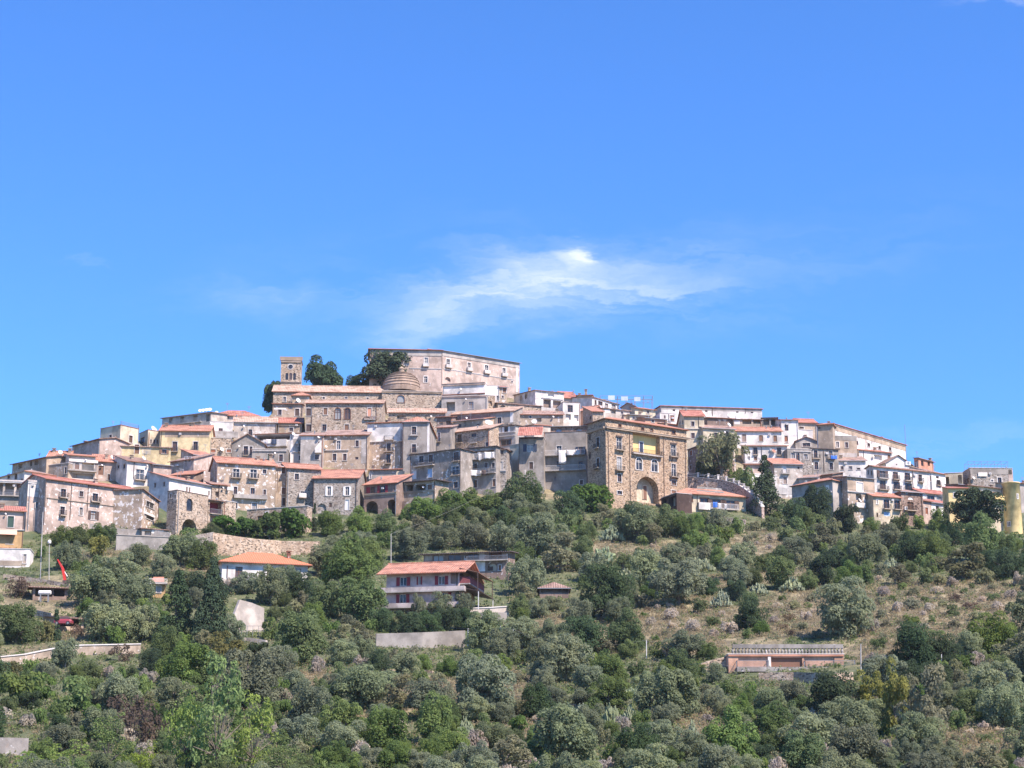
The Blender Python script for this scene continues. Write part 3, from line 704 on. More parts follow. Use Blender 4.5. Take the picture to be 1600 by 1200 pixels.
# left end, rows behind
H('house with a hipped tile roof and a white front behind the flat-roofed veranda house', (38.7, 736, 84, 743, 768), 'p:white:0.4', 'h', 'w 60 757 64 762 f=N', xs=-1, rmat='old', lf='w 12 741 15.5 748; w 23 740 27 749; w 33 748 36 751', pitch=.3)
H('low dark plaster house at the far left of the skyline', (19.5, 726, 73, 714.5, 742), 'p:tan:1.2', 'g', 'O 28.5 725 35 732 d=.7; O 46.5 721 50 728 d=.7; O 53.5 719.5 60 726.5 d=.7', D=7, rmat='brown', pitch=.2)
H('cream gabled house with a pale shuttered window on the left skyline', (73.5, 716, 107, 716.5, 742), 'p:cream:0.8', 'g', 'O 81.5 717 92.5 727 d=.5; w 100 717.5 105.5 722', D=9, rmat='orange', pitch=.45, ch='k 94 .55 1.5; c 132 .6')
H('brown rendered terrace block below the cream gabled house', (71, 728.5, 107, 724, 752), 'p:tan:1', 'f', 'c 101 730 104 740 s=dbrown', D=6, ah=.1)
H('house with a deep railed balcony between the terrace block and the dark purple gable', (107.5, 711, 149.5, 714, 752), 'p:offw:0.8', 'm',
  'p 108 718.5 153 722.5 m=k:white o=.3; d 117 724 124 733 s=wood; O 128 723.5 147 735.5 d=1 m=p:cream:0.6; B 105 727 150 736 o=1.0 rc=metal; O 112 740 146 748 d=1', D=8, rmat='orange', pitch=.2)
H('low house with a dark brown door and orange roof left of the purple walled house', (149.5, 720.5, 184, 722.5, 750), 'p:pink:1', 'm', 'd 153.5 727.5 162 742; c 168 741 172 750 s=dbrown', D=7, rmat='orange', pitch=.35, ch='k 175 .5 1')
H('house with a dark purple side wall and a white front with a tall balcony window', (199, 720, 240, 724.5, 760), 'p:white:0.3', 'm', 'b 212.5 733.5 225 750 c=W l=1 e=.35; n 209 722 209 748', xs=178.5, lf='', rmat='brown', pitch=.3, ch='k 224 .5 1; c 206 .6')
H('pale pink house with a low balcony right of the white fronted purple house', (240, 726, 268, 728.5, 762), 'p:pink:1', 'm', 'w 246 745.5 254 750; p 241 745 268 748 m=k:white; w 258 743.5 264 747', D=7, rmat='brown', pitch=.15)
H('long yellow house with two tall brown doors below the roof terrace houses', (145, 695.5, 267, 700, 724), 'p:lemon:0.9', 'm',
  'd 174 694 180.5 707 f=S; d 210.5 694.5 217.5 709 f=S; B 171 703 184 708 o=.6; p 146 697 172 704 m=p:cream:1; p 222 698 236 710 m=p:cream:1; s 253 702.5 260 709', D=8, rmat='old', pitch=.12)
H('square cream house with a railed roof terrace on the left skyline', (188.5, 666, 217, 672.5, 700), 'p:cream:0.7', 'f', 'w 201.5 680.5 207 692 c=B', xs=157, lf='w 170.5 679.5 174.5 692 f=S', rail=True, rmat='red', ah=.3, ch='a 175 2')
H('small cream house with a triple arched window beside the square terrace house', (231.5, 673.5, 251, 676, 702), 'p:cream:0.6', 'f', 'a 234.5 686.5 237 693.5; a 239.5 686.5 242.5 693.5; a 244.5 686.5 247 693.5', xs=217.5, lf='w 220 683.5 226 693', rmat='red', ah=.3, ch='k 240 1.1 3')
H('low house with a sloping brown roof on the skyline beside the square terrace house', (113, 697.5, 156, 686, 712), 'p:pink:1.1', 'g', 'O 153 687 155.5 693 d=.4', D=8, rmat='brown', pitch=.18, ch='p 132 .9')
# second group
H('yellow house with a bright orange roof and two balcony windows', (250.5, 673, 327.5, 673.5, 714), 'p:lemon:0.8', 'g',
  'b 269.5 690 277 705 e=.25 o=.5; b 302 690 309 703.5 e=.25 o=.5; p 258 675 327 683 m=p:tan:1; n 252 674 252 700', D=9, rmat='orange', pitch=.4)
H('white skyline house with four dark openings and a long balcony', (253.5, 654, 330, 644.5, 668), 'p:offw:0.5', 'm',
  'O 264 653.5 270 660.5 d=1; O 281.5 651 288 660.5 d=1; O 301.5 649 308.5 659.5 d=1; O 322 647 328 658.5 d=1; B 270 654.5 315 661 o=.7', D=7, rmat='brown', pitch=.12, ch='k 313 .5 .4; k 318 .5 .4; k 323 .5 .4; k 328 .5 .4; t 338 .5')
H('house with a broad red hipped roof above the white skyline house', (331, 648.5, 405, 650, 672), 'p:offw:0.6', 'h', 'O 336 649.5 357 653.5 d=1', D=8, rmat='red', pitch=.45)
H('house with a pale tan tile roof and one tall window under the red hipped roof', (366, 659, 432, 660.5, 690), 'p:offw:1.6', 'g', 'b 388.5 671 394 681.5 e=.15 o=.4', D=9, rmat='tan', pitch=.42, ch='p 345 .6')
H('beige house with a reddish roof strip left of the church buildings', (434, 660.5, 472, 661, 690), 'p:tan:1', 'g', 'r 435 665 468 666 h=.15 m=p:stone:1; w 452 668 458 674', D=8, rmat='red', pitch=.42)
H('small white walled house with a single dark window below the red hipped roof', (328, 659.5, 364, 661, 690), 'p:white:0.3', 'f', 'w 341.5 669 348 673.5 f=N; p 328 674.5 372 684 m=p:lgrey:1 o=.6', D=7, ah=.15)
H('rough stone house with red shuttered windows right of the yellow house', (328, 684.5, 361.5, 685.5, 716), 's:stone', 'f', 'c 329.5 702 337 707 s=rust; c 354 702 361 707 s=rust; k 343 700 350 706', D=6, ah=.1)
H('grey gable fronted house with two tall dark windows', (360.5, 693.5, 413, 693.5, 720), 'p:grey:0.8', 'x', 'b 380.5 697 387.5 711 e=.1 o=.4; w 390 697.5 394.5 711', D=9, rmat='brown', pitch=.5)
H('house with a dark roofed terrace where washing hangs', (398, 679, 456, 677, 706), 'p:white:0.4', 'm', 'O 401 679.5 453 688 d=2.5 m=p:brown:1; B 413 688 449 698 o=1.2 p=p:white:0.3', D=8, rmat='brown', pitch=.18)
H('low grey house with a green shuttered window under the washing terrace', (394, 702.5, 450, 703, 728), 'p:grey:0.9', 'f', 'c 418 709 425 718 s=dgreen; w 436 710 442 721; r 396 704.5 448 705 h=.15', D=6, ah=.1)
H('grey plaster house with an open balcony door between white corner strips', (455, 687, 491, 687, 730), 'p:lgrey:0.9', 'f',
  'b 466.5 693 473 705.5 e=.2 o=.5; w 466.5 712 473 719; p 453.5 686 457.5 724 m=p:white:0.4; p 489 688 491.5 722 m=p:white:0.4; p 457 678.5 491 686.5 m=p:white:0.3; k 456 676 461.5 681.5; r 457 706.5 491 706.5 h=.1', D=7, ah=.9)
H('small pinkish house set back under an orange roof, behind the long balcony house', (303, 710.5, 338.5, 715, 745), 'p:pink:0.8', 'm', 'w 310.5 718 316 725 c=W; w 330.5 719 335.5 727 c=W; n 303 711 303 738', D=7, rmat='orange', pitch=.3)
H('tan plaster house with two white shuttered balconies and a long bright orange roof', (340, 722.5, 431, 728, 800), 'p:tan:1.7', 'g',
  'b 364 732.5 374 746.5 c=W e=.4; b 391 733.5 401 747.5 c=W e=.4; w 410.5 733.5 416 740; w 365 760.5 370.5 772; w 391.5 762.5 398 772; w 411.5 765 415.5 773; B 365 774 417 777.5 o=.8 t=.35 p=p:lgrey:0.5; w 366 785 371 794.5; w 393.5 786 401.5 795.5; n 433 735 433 770', D=10, rmat='orange', pitch=.36, ch='c 434 1.0; c 403 .5')
H('tall narrow house with flaked plaster and stacked doors right of the long orange roof', (431.5, 730, 448, 730.5, 796), 'p:tan:1.5', 'm', 'c 440 762 446 772 s=wood; c 440 729.5 445.5 740 s=wood; c 441 778 447 790 s=dbrown', D=8, rmat='old', pitch=.25)
H('grey stone house with a small white parapet balcony', (448.5, 731, 502, 734, 800), 's:grey', 'g', 'w 460.5 740 467 749.5; b 469.5 767.5 475 777.5 c=W r=0 e=.4', D=10, rmat='orange', pitch=.32, rf='')
H('house with a bright white upper wall over the old stone arch', (264.5, 747, 331.5, 759.5, 800), 'p:white:0.2', 'm', 'w 291 761 293 768 f=N; w 295.5 761.5 297.5 769 f=N; w 325.5 767 327.5 774 f=N', xs=233, lf='', rmat='orange', pitch=.3, ch='c 293 .5 2')
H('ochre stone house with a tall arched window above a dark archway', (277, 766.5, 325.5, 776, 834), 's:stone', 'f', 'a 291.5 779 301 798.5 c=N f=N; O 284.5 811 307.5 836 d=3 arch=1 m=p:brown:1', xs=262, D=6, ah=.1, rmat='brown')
H('narrow stone house with a red walled balcony recess right of the arched window house', (326, 781, 349, 784, 828), 's:stone', 'm', 'O 327.5 784 346.5 803 d=1.6 rail=1 m=k:maroon; O 328 806 345 818 d=1', D=6, rmat='brown', pitch=.12)
H('small stone house with an orange shed roof above the red balcony recess', (331.5, 756.5, 356, 758.5, 800), 's:stone', 'm', 'O 336.5 768 341.5 776.5 d=.6; p 354 762 364 767 m=k:pale o=.6; n 342 757 342 778', D=5, rmat='old', pitch=.25)
H('rough stone wing below the tan house, beside the lemon trees', (349, 783, 369, 786, 828), 's:stone', 'f', '', D=5, ah=.1)
H('low ruined stone garden wall with small doorways under the stone houses', (386, 797, 480, 791, 830), 's:stone', 'f', 'd 415 799.5 419 815 f=W; d 427 805 429.5 814; O 402 806 412 818 d=1', D=2.5, ah=.05, cat='wall', name='garden_wall')
# ------------------------------------------------------------------ church group
tw = H('square stone bell tower with a round clock opening and three small arches', (439.3, 563, 471, 563.5, 610), 's:stone', 'h',
  'a 446 582.5 450.3 593.5 f=N c=N; a 452 582.5 456.3 593.5 f=N c=N; a 458 582.5 462.3 593.5 f=N c=N; v 450.5 569.5 457.5 576.5; r 439.3 597 471 597.2 h=.25 m=p:stone:0.5; r 439.3 563.5 471 564 h=.5 o=.3 m=p:stone:0.5; p 437.5 557.5 473 562.5 o=.15 m=p:tan:0.5 n=cornice', D=5.5, rmat='old', pitch=.10, cat='tower', name='bell_tower', oh=.2)
ch_ = H('long church nave with a tan tile roof below the bell tower', (427, 611.5, 596.5, 613.5, 640), 's:stone:0.6', 'g',
  'w 442.5 620 447 628; w 504 620 507.5 623.5; w 539 620 542.5 623; w 573 621 576 624', D=12, rmat='tan', pitch=.42, cat='church', name='church')
H('small octagonal chapel roofed with a low tile cone in front of the nave', (457, 617.5, 483, 617.5, 645), 'p:tan:1', 'h', 'k 463 623 469 628', D=6, rmat='orange', pitch=.5, cat='chapel', name='chapel')
H('pale house with white plaster panels below the nave', (427, 631, 472, 631.5, 668), 'p:tan:1.2', 'm', 'p 428 637.5 447 640 m=k:white; w 434.5 640 440 648.5; w 450.5 635 457 639 f=N; c 461 638.5 467.5 650 s=dbrown; n 472 632 472 650', D=7, rmat='old', pitch=.15, ch='k 466 .6 .5; c 452 .5')
H('big stone building with twin arched windows in front of the church', (478, 630, 598, 630, 700), 's:stone:1.4', 'g',
  'a 523 637.5 532.5 655 f=B; a 538 637.5 547.5 655 f=B; c 505.5 637.5 511.5 648 s=wood; c 574.5 637.5 580.5 654 s=salmon; c 478.5 638 486 650 s=dbrown; c 478.5 663 486.5 674.5 s=dbrown; w 503.5 663 510 673.5; c 538.5 663 545 673 s=wood; n 487 632 487 676; n 588 631 588 658; B 569 651 587 655 o=.5 p=s:brown', D=11, rmat='tan', pitch=.3, name='stone_building', cat='building')
H('plaster house under a long tile roof strip with a pale blue window', (505, 680.5, 574, 679.5, 735), 'p:tan:1.3', 'm',
  'w 526 688.5 532 702 c=W l=1; w 555.5 688 560.5 698; w 520 709 525.5 719.5; w 536 709 541.5 719.5; w 555 714 560 718 f=N; k 508 696 512 701; p 564.5 681 573.5 724 m=p:lgrey:0.8; r 506 704 545 703.5 h=.1', D=9, rmat='old', pitch=.3)
H('small white and grey house with an outside stair and two dishes', (470, 680.5, 504.5, 680.5, 735), 'p:lgrey:1', 'm',
  'p 470 682 490 687 m=k:white; t 492.5 690 502.5 702 m=p:white:0.3; k 496 681.5 500.5 686; d 497 690 502 701; w 492 710 498.5 718', D=8, rmat='old', pitch=.25)
H('house with a white painted upper storey and three stacked balcony doors', (574, 661.5, 630, 659.5, 735), 'p:tan:1.7', 'm',
  'p 574 662.5 629.5 690 m=p:white:0.15; b 605 674.5 611 687.5 f=N e=.7; b 604.5 692.5 610.5 705.5 e=.6; b 603.5 709.5 610 724 e=.25; n 626.5 671 626.5 728; r 574.5 691 629.5 690 h=.1', D=10, rmat='orange', pitch=.2, ch='c 634 .6')
H('tall grey plaster house with white corner quoins and a pyramid roof', (630.5, 659, 670, 658.5, 742), 'p:grey:0.8', 'h',
  'w 643.5 666.5 650.5 679; B 641 676 653.5 680 o=.5; b 643.5 694 650 708 e=.3; p 667.5 660 671 707 m=p:white:0.4; n 628.7 672 628.7 726', xs=681.5, rmat='orange', pitch=.55, rf='w 674.5 672 676 676 f=N')
H('stone house with an orange roof and white shuttered windows above the ivy', (490, 747.5, 559.5, 747, 806), 's:grey', 'g',
  's 511.5 760 517 774.5 s=white f=W; s 539.5 760.5 545.5 774 s=white f=W; d 539.5 780.5 545 797 s=white; c 514.5 786 518.5 792.5 s=dbrown f=N; O 495.5 787 510 806 d=.35 arch=1; n 490 749 490 790; n 556.5 749 556.5 800', xs=574, rmat='orange', pitch=.36)
H('low house with a glowing red orange roof tucked below the white topped house', (577, 734.5, 620, 733.5, 758), 'p:grey:0.9', 'm', 'w 577.5 740 580 748 c=W; n 575.5 735 575.5 750; p 619 736 632 749 m=p:cream:0.4 o=.1', D=6, rmat='red', pitch=.18)
H('house with dark red shutters standing on two stone arches', (569, 758, 619.5, 754, 806), 'p:brown:0.8', 'm',
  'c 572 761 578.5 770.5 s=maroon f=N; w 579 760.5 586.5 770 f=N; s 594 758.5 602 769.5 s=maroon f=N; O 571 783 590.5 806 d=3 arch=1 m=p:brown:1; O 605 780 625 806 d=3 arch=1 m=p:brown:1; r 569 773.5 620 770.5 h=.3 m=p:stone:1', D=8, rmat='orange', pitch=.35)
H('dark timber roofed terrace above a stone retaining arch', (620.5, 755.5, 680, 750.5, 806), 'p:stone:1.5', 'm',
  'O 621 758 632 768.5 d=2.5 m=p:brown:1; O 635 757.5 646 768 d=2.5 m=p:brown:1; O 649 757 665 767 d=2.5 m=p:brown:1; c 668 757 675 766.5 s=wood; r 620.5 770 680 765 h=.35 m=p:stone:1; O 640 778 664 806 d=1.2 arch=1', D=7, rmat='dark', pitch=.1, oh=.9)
# ------------------------------------------------------------------ grey row and centre
H('grey rendered apartment house with paired balcony doors, left half of the shaded row', (641, 711.5, 719.5, 701.5, 772), 'p:grey:1.1', 'm',
  'w 655 712.5 662 723; w 670 710.5 676.5 722; B 649 720.5 679 727.5 o=.9 rc=black; b 709 706.5 717 720 e=.25 o=.6; c 644.5 735 650.5 748.5 s=pale; c 668 732.5 675.5 746 s=sky; b 706 728.5 717 742 c=W l=1 e=.2 o=.4; w 709 752.5 715.5 762.5; n 641.5 713 641.5 754; n 719.5 703 719.5 763; p 690 733 700 752 m=p:tan:1.8', D=9, rmat='dark', pitch=.05)
H('grey rendered house with two laundry balconies, right half of the shaded row', (720, 702.5, 775, 697.5, 772), 'p:grey:1', 'm',
  'O 730 704.5 772 716.5 d=1 m=p:offw:0.5; B 728 709 774 717.5 o=.9 rc=pale; b 739 724 745.5 734 e=.3; w 757 723 762 732; w 768.5 723 773 732; B 733 732 775 740 o=.9; w 739 750 745.5 762; c 769.5 748.5 774.5 760 s=wood', D=9, rmat='dark', pitch=.05)
H('small stone turret house between the shaded row and the beige gable', (775.5, 703, 791, 702.5, 772), 's:grey', 'm', 'w 783 704 786 710 f=N; c 778.5 721 785.5 734 s=lgrey; r 776 736 791 736 h=.2', xs=798.5, D=6, rmat='brown', pitch=.1)
H('bare beige sunlit wall of a narrow house behind the stone turret', (797, 697, 811, 695, 755), 'p:cream:0.8', 'f', '', D=8, ah=.2)
H('grey house with navy shutters under a slanting tiled roof terrace', (811, 684.5, 849.5, 683.5, 768), 'p:grey:0.8', 'f',
  's 823 694 833.5 705.5 s=navy f=N c=W l=1; d 827 722 833 732.5 s=dbrown; n 811 686 811 740; u 811 667 849 684 o=3 tm=red; r 811 684.8 849.5 683.8 h=.15 m=k:dbrown', D=8, ah=.1)
H('grey house with two long balconies, outside stairs and washing', (849.5, 677, 916, 674.5, 770), 'p:grey:0.7', 'f',
  'b 869.5 696.5 877.5 710 c=W e=0 o=.3; s 903.5 698 911 710 s=navy f=N l=1; B 849.5 704 914 711.5 o=1.1 rc=pale; B 838 728 915 735.5 o=1.1 rc=pale; w 870 720.5 876 734.5 f=N; w 904 721 910.5 735.5 f=N; t 837 713 850 735; w 866 745 869 751 f=N; c 906 750 911 757 s=dbrown', D=9, ah=.15, rmat='brown')
H('brown stone attic with a half round blue window on top of the balcony house', (849, 667, 917, 666, 690), 's:brown', 'm', 'O 868 670 878 674.5 d=.4 arch=1 m=k:sky; O 899.5 670 910 676 d=.4 arch=1 m=k:sky', D=6, rmat='old', pitch=.15)
H('white and grey house with a row of shuttered windows and wide blue glazing', (765.5, 669, 805.5, 664.5, 708), 'p:lgrey:0.5', 'm',
  's 774 668.5 779.5 677 s=white f=N; s 788 667 794 676 s=white f=N; r 766 678.5 805 675 h=.2; w 767.5 688.5 777.5 697 f=B; w 782.5 687 798.5 695.5 f=B c=G; r 765 684.5 805 681 h=.1', D=8, rmat='dark', pitch=.1, ch='a 812 1.5')
H('narrow house with a low red roof between the blue glazed house and the roof terrace', (806, 668, 834, 664, 705), 'p:offw:0.8', 'm', 'w 804.5 671 808 680; p 806 667.5 833 669.5 m=k:pale', D=8, rmat='red', pitch=.15, ch='k 841 .7 1')
H('stone house with a shuttered balcony and flower boxes under a tan roof', (698, 677.5, 764.5, 669.5, 706), 's:stone', 'm',
  'b 714.5 678.5 721.5 691.5 e=.2 o=.5; w 736.5 677 744 682.5 f=N; B 735 684.5 745.5 692 o=.6; c 759 691 764 697 s=navy; p 697 680 712 686 m=p:tan:1', D=7, rmat='tan', pitch=.32)
H('narrow grey house with one tall window left of the flower box house', (682.5, 668.5, 704, 667.5, 708), 'p:grey:0.8', 'm', 'b 683.5 676 688 690 e=.15 o=.4', D=7, rmat='old', pitch=.25)
H('low house with two tiny windows and a white gable end', (708, 659, 755, 654.5, 684), 'p:tan:1', 'm', 'w 715.5 662.5 721 668 f=N; w 744.5 662.5 749 665.5 f=N; n 727 658 727 668', xs=772, rf='p 758 656 770 664 m=k:white', rmat='orange', pitch=.25)
H('house with a long pale tile roof right of the low white gabled house', (704, 648.5, 802, 642, 676), 'p:grey:1', 'm', 'w 777 652 783.5 662.5; p 797 641 802 660 m=k:white; p 704 650 766 656 m=p:brown:1', D=9, rmat='tan', pitch=.3)
H('stone terrace wall with rows of old tiles below the dome', (607, 644.5, 696, 645, 672), 's:stone', 'm', 'O 620 649 634 655 d=.6; p 667 653 696 660 m=p:stone:1; n 666 650 666 657', D=6, rmat='tan', pitch=.35)
H('huddle of low roofs with a tan gable behind the pyramid roofed house', (683, 652, 706, 651, 676), 'p:brown:1', 'm', 'O 687 660 692 664 d=.6; O 697 658 704 664 d=.6', D=6, rmat='brown', pitch=.2)
# castle
cs = H('great pale castle palace along the summit of the hill', (690.3, 547.5, 812, 567.5, 622), 'p:pink:0.9', 'g',
  'b 697.5 561 703 574.5 f=W e=.35 o=.7 r=0 pm=p:pale:0.3; b 730.5 566.5 735.5 579.5 f=W e=.35 o=.7 r=0 pm=p:pale:0.3; b 757.5 570.5 763 583.5 f=W e=.35 o=.7 r=0 pm=p:pale:0.3; b 785 575 790 588 f=W e=.35 o=.7 r=0 pm=p:pale:0.3;'
  'O 695.5 589 704 596 d=.6 arch=1; r 691 548.5 811.5 568.2 h=1.35 o=.12 m=p:lgrey:0.5 n=cornice; r 693 576 804 592.5 h=.18 o=.05; p 806 571 809.5 613 m=p:white:0.4 o=.08; v 798.5 595 801.5 598; n 690.3 552 690.3 606', D=14, rmat='red', pitch=.24, kp=1, cat='castle', name='castle', oh=.5)
_c = HOUSES[-1][5]
H('', (578, 545.2, 690.3, 547.5, 622), 'p:pink:0.9', 'g',
  'w 631.5 557.5 637 571 f=W; b 663 558.5 668.5 572.5 f=W e=.35 o=.7 r=0 pm=p:pale:0.3; w 662.5 588 668 597.5 f=W; r 579 547.2 690 548.2 h=1.35 o=.12 m=p:lgrey:0.5 n=cornice; r 640 575.5 690 576 h=.18 o=.05; w 600 557.5 606 571', D=12, Y=_c.y - 1.0, rmat='red', pitch=.24, kp=1, root=cs, oh=.5)
H('white rendered block with a flat top in front of the castle', (692, 602.5, 757.5, 599.5, 640), 'p:white:0.2', 'f', 'r 690 601 758 598 h=.5 o=.35 m=p:pink:0.5 n=cornice; r 692 617.5 758 615.5 h=.2 m=k:brick', D=8, ah=.2)
H('pinkish house with a dark doorway below the white block', (690, 620, 761, 618, 660), 'p:lgrey:0.8', 'f', 'O 697.5 628 711 642 d=1.6; w 732.5 627.5 740 639; k 727 623 729.5 625.5; r 690 620.5 760 618.5 h=.3 m=p:pink:0.5', D=7, ah=.1)
H('white walled lean-to with brown openings right of the white block', (758, 603, 780, 604, 640), 'p:white:0.4', 'f', '', D=6, ah=.15)
H('curved old stone building with a blind arch below the castle corner', (758, 618, 774, 619, 660), 's:stone', 'f', 'O 761.5 626 769 634 d=.4 arch=1', D=6, ah=.1, xs=780)
H('small brown gatehouse with shutters under the castle corner', (780, 605, 792, 605.5, 640), 'p:tan:1.5', 'm', 'c 785.5 606 791 614 s=wood; w 784 618 787 622', D=5, rmat='red', pitch=.25)
H('stone walled house with a row of arches below the castle corner', (778, 629.5, 846, 635, 662), 's:stone', 'm', 'O 800 636 809 646 d=.5 arch=1; O 782 633 790 640 d=.4 arch=1', D=7, rmat='old', pitch=.12)
H('low house with an orange patched roof and two oval windows', (802, 647.5, 880, 648, 676), 'p:stone:1.2', 'm', 'v 805.5 650 810 653.5; v 826.5 650 831 653.5; p 803 655 812 659 m=k:white; O 838 653 846 659 d=.5', D=8, rmat='old', pitch=.3, ch='c 870 .8 3')
H('ridge house with a dark side wall, two round windows and a broken white front', (836.5, 610, 881, 614.5, 655), 'p:white:1.4', 'm',
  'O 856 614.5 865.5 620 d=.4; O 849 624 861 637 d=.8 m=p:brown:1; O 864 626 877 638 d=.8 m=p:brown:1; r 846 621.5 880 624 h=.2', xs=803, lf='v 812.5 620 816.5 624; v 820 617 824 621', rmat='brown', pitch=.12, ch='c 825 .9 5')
H('bright white house with one square window and a lower arch', (879.5, 629, 906.5, 630.5, 668), 'p:white:0.3', 'f', 'w 887 633 895 644 f=N c=B; O 884 647 892 656 d=.6; O 897 648 904 658 d=.6 m=k:white', D=7, ah=.15, rmat='brown')
H('small house with a coral red roof on the ridge behind the white house', (880, 621.5, 901.5, 622.5, 650), 'p:offw:0.8', 'm', 'w 899.5 621.5 902 626 f=N', D=6, rmat='red', pitch=.45, ch='p 896 1.4')
H('beige ridge house with a brown roof line and a tall chimney', (902, 618, 924.5, 617.5, 655), 'p:cream:0.9', 'm', '', D=8, rmat='brown', pitch=.15, ch='c 915.5 1.6; c 896 .5', rf='')
H('long whitewashed ridge house with a receding row of windows', (925, 620.5, 967, 632.5, 655), 'p:white:0.8', 'm', 'w 934.5 627 941.5 633.5; w 945 630.5 950 636; w 955.5 632 961.5 637; w 929 625 932 633', D=7, rmat='old', pitch=.12)
H('small orange roofed house behind the palazzo, left of the stone stair tower', (903, 643, 924, 640, 668), 'p:peach:0.6', 'g', '', D=7, rmat='orange', pitch=.4)
H('stone stair tower with an orange cap at the back corner of the palazzo', (926, 643, 942.5, 643.5, 700), 's:stone', 'm', '', xs=911, rmat='orange', pitch=.3)
H('whitewashed cottages in a row behind the palazzo, topmost one with a parasol terrace', (943, 638, 984, 642.5, 668), 'p:offw:1', 'm', 'O 955 641 962 646 d=.6; w 970 643 974 648; p 945 640 953 645 m=k:white', D=7, rmat='old', pitch=.12)
H('cream house with a small white arch behind the palazzo roof', (984, 648, 1016, 650, 676), 'p:cream:0.8', 'm', 'O 997 651 1006 656 d=.5 arch=1; w 988 651 992 655', D=6, rmat='old', pitch=.15, ch='c 1000 .8')
H('grey gabled roof house on the ridge right of the pergola', (971, 636.5, 992, 634.5, 656), 'p:grey:0.8', 'x', 'w 985 630 988 636 f=N', D=8, rmat='brown', pitch=.45)
H('house with a light orange roof and cream front on the ridge below the pergola', (992, 637.5, 1024, 641, 662), 'p:cream:0.8', 'm', 'O 998 640 1004 645 d=.5; w 1011 642 1014 646', D=7, rmat='orange', pitch=.25)
H('white flat house with a dark red door behind the palazzo roof', (1031, 646, 1056, 647.5, 680), 'p:white:0.5', 'f', 'w 1037.5 649 1040 654 f=N; c 1047.5 649 1053.5 658 s=rust; n 1045 647 1045 660', D=6, ah=.15)
H('low brown roofed house between the cream arch house and the white flat house', (1008, 653, 1042, 656, 684), 'p:peach:0.6', 'm', 'w 1018 656 1022 660', D=6, rmat='old', pitch=.2)
H('terraced pink cottage peeping over the right half of the palazzo roof', (1040, 662, 1070, 665, 690), 'p:pink:0.8', 'm', '', D=6, rmat='old', pitch=.2)
# palazzo
pz = H('four storey brown stone palazzo with a yellow loggia and a big ground floor arch', (946, 653.5, 1072.5, 672, 790), 's:pstone:0.6', 'h',
  'b 963.8 682.5 971 703 c=W e=.55; b 964.3 714 971 735 c=W e=.55; w 965 740.5 971 753; w 964.5 767 972 772.5; b 1048.5 694 1055.7 713.5 c=W e=.55; b 1049.5 725 1056 745 c=W e=.55; w 1049.5 750.5 1056.5 758; c 1049 766 1056 771 s=wood;'
  'O 989 679.5 1031 707.5 d=1.3 m=k:yellow; D 1004 689.5 1009.5 707 o=-1.25 s=navy; B 987 703.5 1033 710.5 o=.8 rc=black t=.3; a 993.7 715 1003.5 734 f=W c=W; a 1017.7 718 1027.7 737 f=W c=W;'
  'O 994.5 745 1029 786 d=2.2 arch=1 m=p:cream:0.8; D 1013 757 1018.5 778 o=-2.1 s=wood f=C; D 998.5 752 1004 760 o=-2.1 s=wood f=C; r 946 667 1077 685.5 h=.35 o=.55 m=p:tan:0.4 n=cornice;'
  'w 966.5 663 970.5 667 f=B; w 1002 668 1006 672.5 f=B; w 1016 670 1020 674 f=B; w 1050 672.5 1055 678 f=B; n 950.5 672 950.5 776; n 984 676 984 782; n 1037 684 1037 784; n 1071 689 1071 770; r 962 681 972.5 681.2 h=.2 o=.3 m=k:brown; r 1047 692 1057 692.4 h=.2 o=.3 m=k:brown', xs=917.5, kp=1,
  lf='b 932 683.5 936.5 700 e=.4; b 932 716 936.5 731 e=.4; a 920 677 923 688 f=N; a 920 706 923 717 f=N; r 945 667 918 675 h=.35 o=.4 m=p:tan:0.4 n=cornice', rmat='orange', pitch=.36, cat='palazzo', name='palazzo', oh=.5, ch='c 975 .8; c 1040 .7')
# right of the palazzo
H('long low white building with a thin red roof along the right skyline', (1033, 634.5, 1190.5, 639.5, 668), 'p:white:0.7', 'm',
  'w 1051 639 1055 642.5 f=N; w 1073.5 639.5 1077.5 643 f=N; w 1101.5 640.5 1105.5 643.5 f=N; w 1150 642 1154 645 f=N; w 1173 642.5 1177 645.5 f=N; p 1033 635.5 1190 641.5 m=p:lgrey:0.6 o=.06; n 1066 635 1066 650; n 1113 636 1113 650; n 1164.5 638 1164.5 646', D=10, rmat='red', pitch=.1, name='long_building', cat='building')
H('cream house with a red roof and white framed windows just right of the palazzo', (1069, 650, 1100, 650.5, 716), 'p:cream:0.5', 'g', 'w 1080 658.5 1085 666; w 1080 676.5 1085.5 685; r 1069 670 1100 670.5 h=.12; n 1092 651 1092 700', xs=1059, lf='', rmat='red', pitch=.45)
H('brown backed house under the long white skyline building', (1105, 652.5, 1146, 654.5, 680), 'p:brown:0.8', 'm', '', D=6, rmat='tan', pitch=.15, ch='k 1139 .6 1')
H('house with cluttered verandas and awnings below the long white building', (1146, 655, 1190, 656, 682), 'p:tan:1', 'm', 'O 1160 656 1174 662.5 d=1.4; O 1177 655.5 1189 662 d=1.4; p 1147 657 1156 663 m=k:pale; p 1149 650 1156 655 m=k:white o=.5', D=6, rmat='old', pitch=.1, ch='t 1153 .4')
H('open steel pergola shed with hanging clothes left of the white ridge house', (1191, 653.5, 1214, 653, 680), 'p:grey:0.8', 'm', 'O 1192.5 655 1202 664 d=1.5; O 1204.5 655 1212.5 664 d=1.5', D=5, rmat='dark', pitch=.06, cat='shed', name='pergola_shed')
H('cream house with a faded tile roof behind the big grey green tree', (1098.5, 668.5, 1148, 671, 720), 'p:cream:0.7', 'g', 'w 1133 674 1138 684; w 1116 676 1121 686', D=8, rmat='old', pitch=.3, ch='k 1139 .6 2')
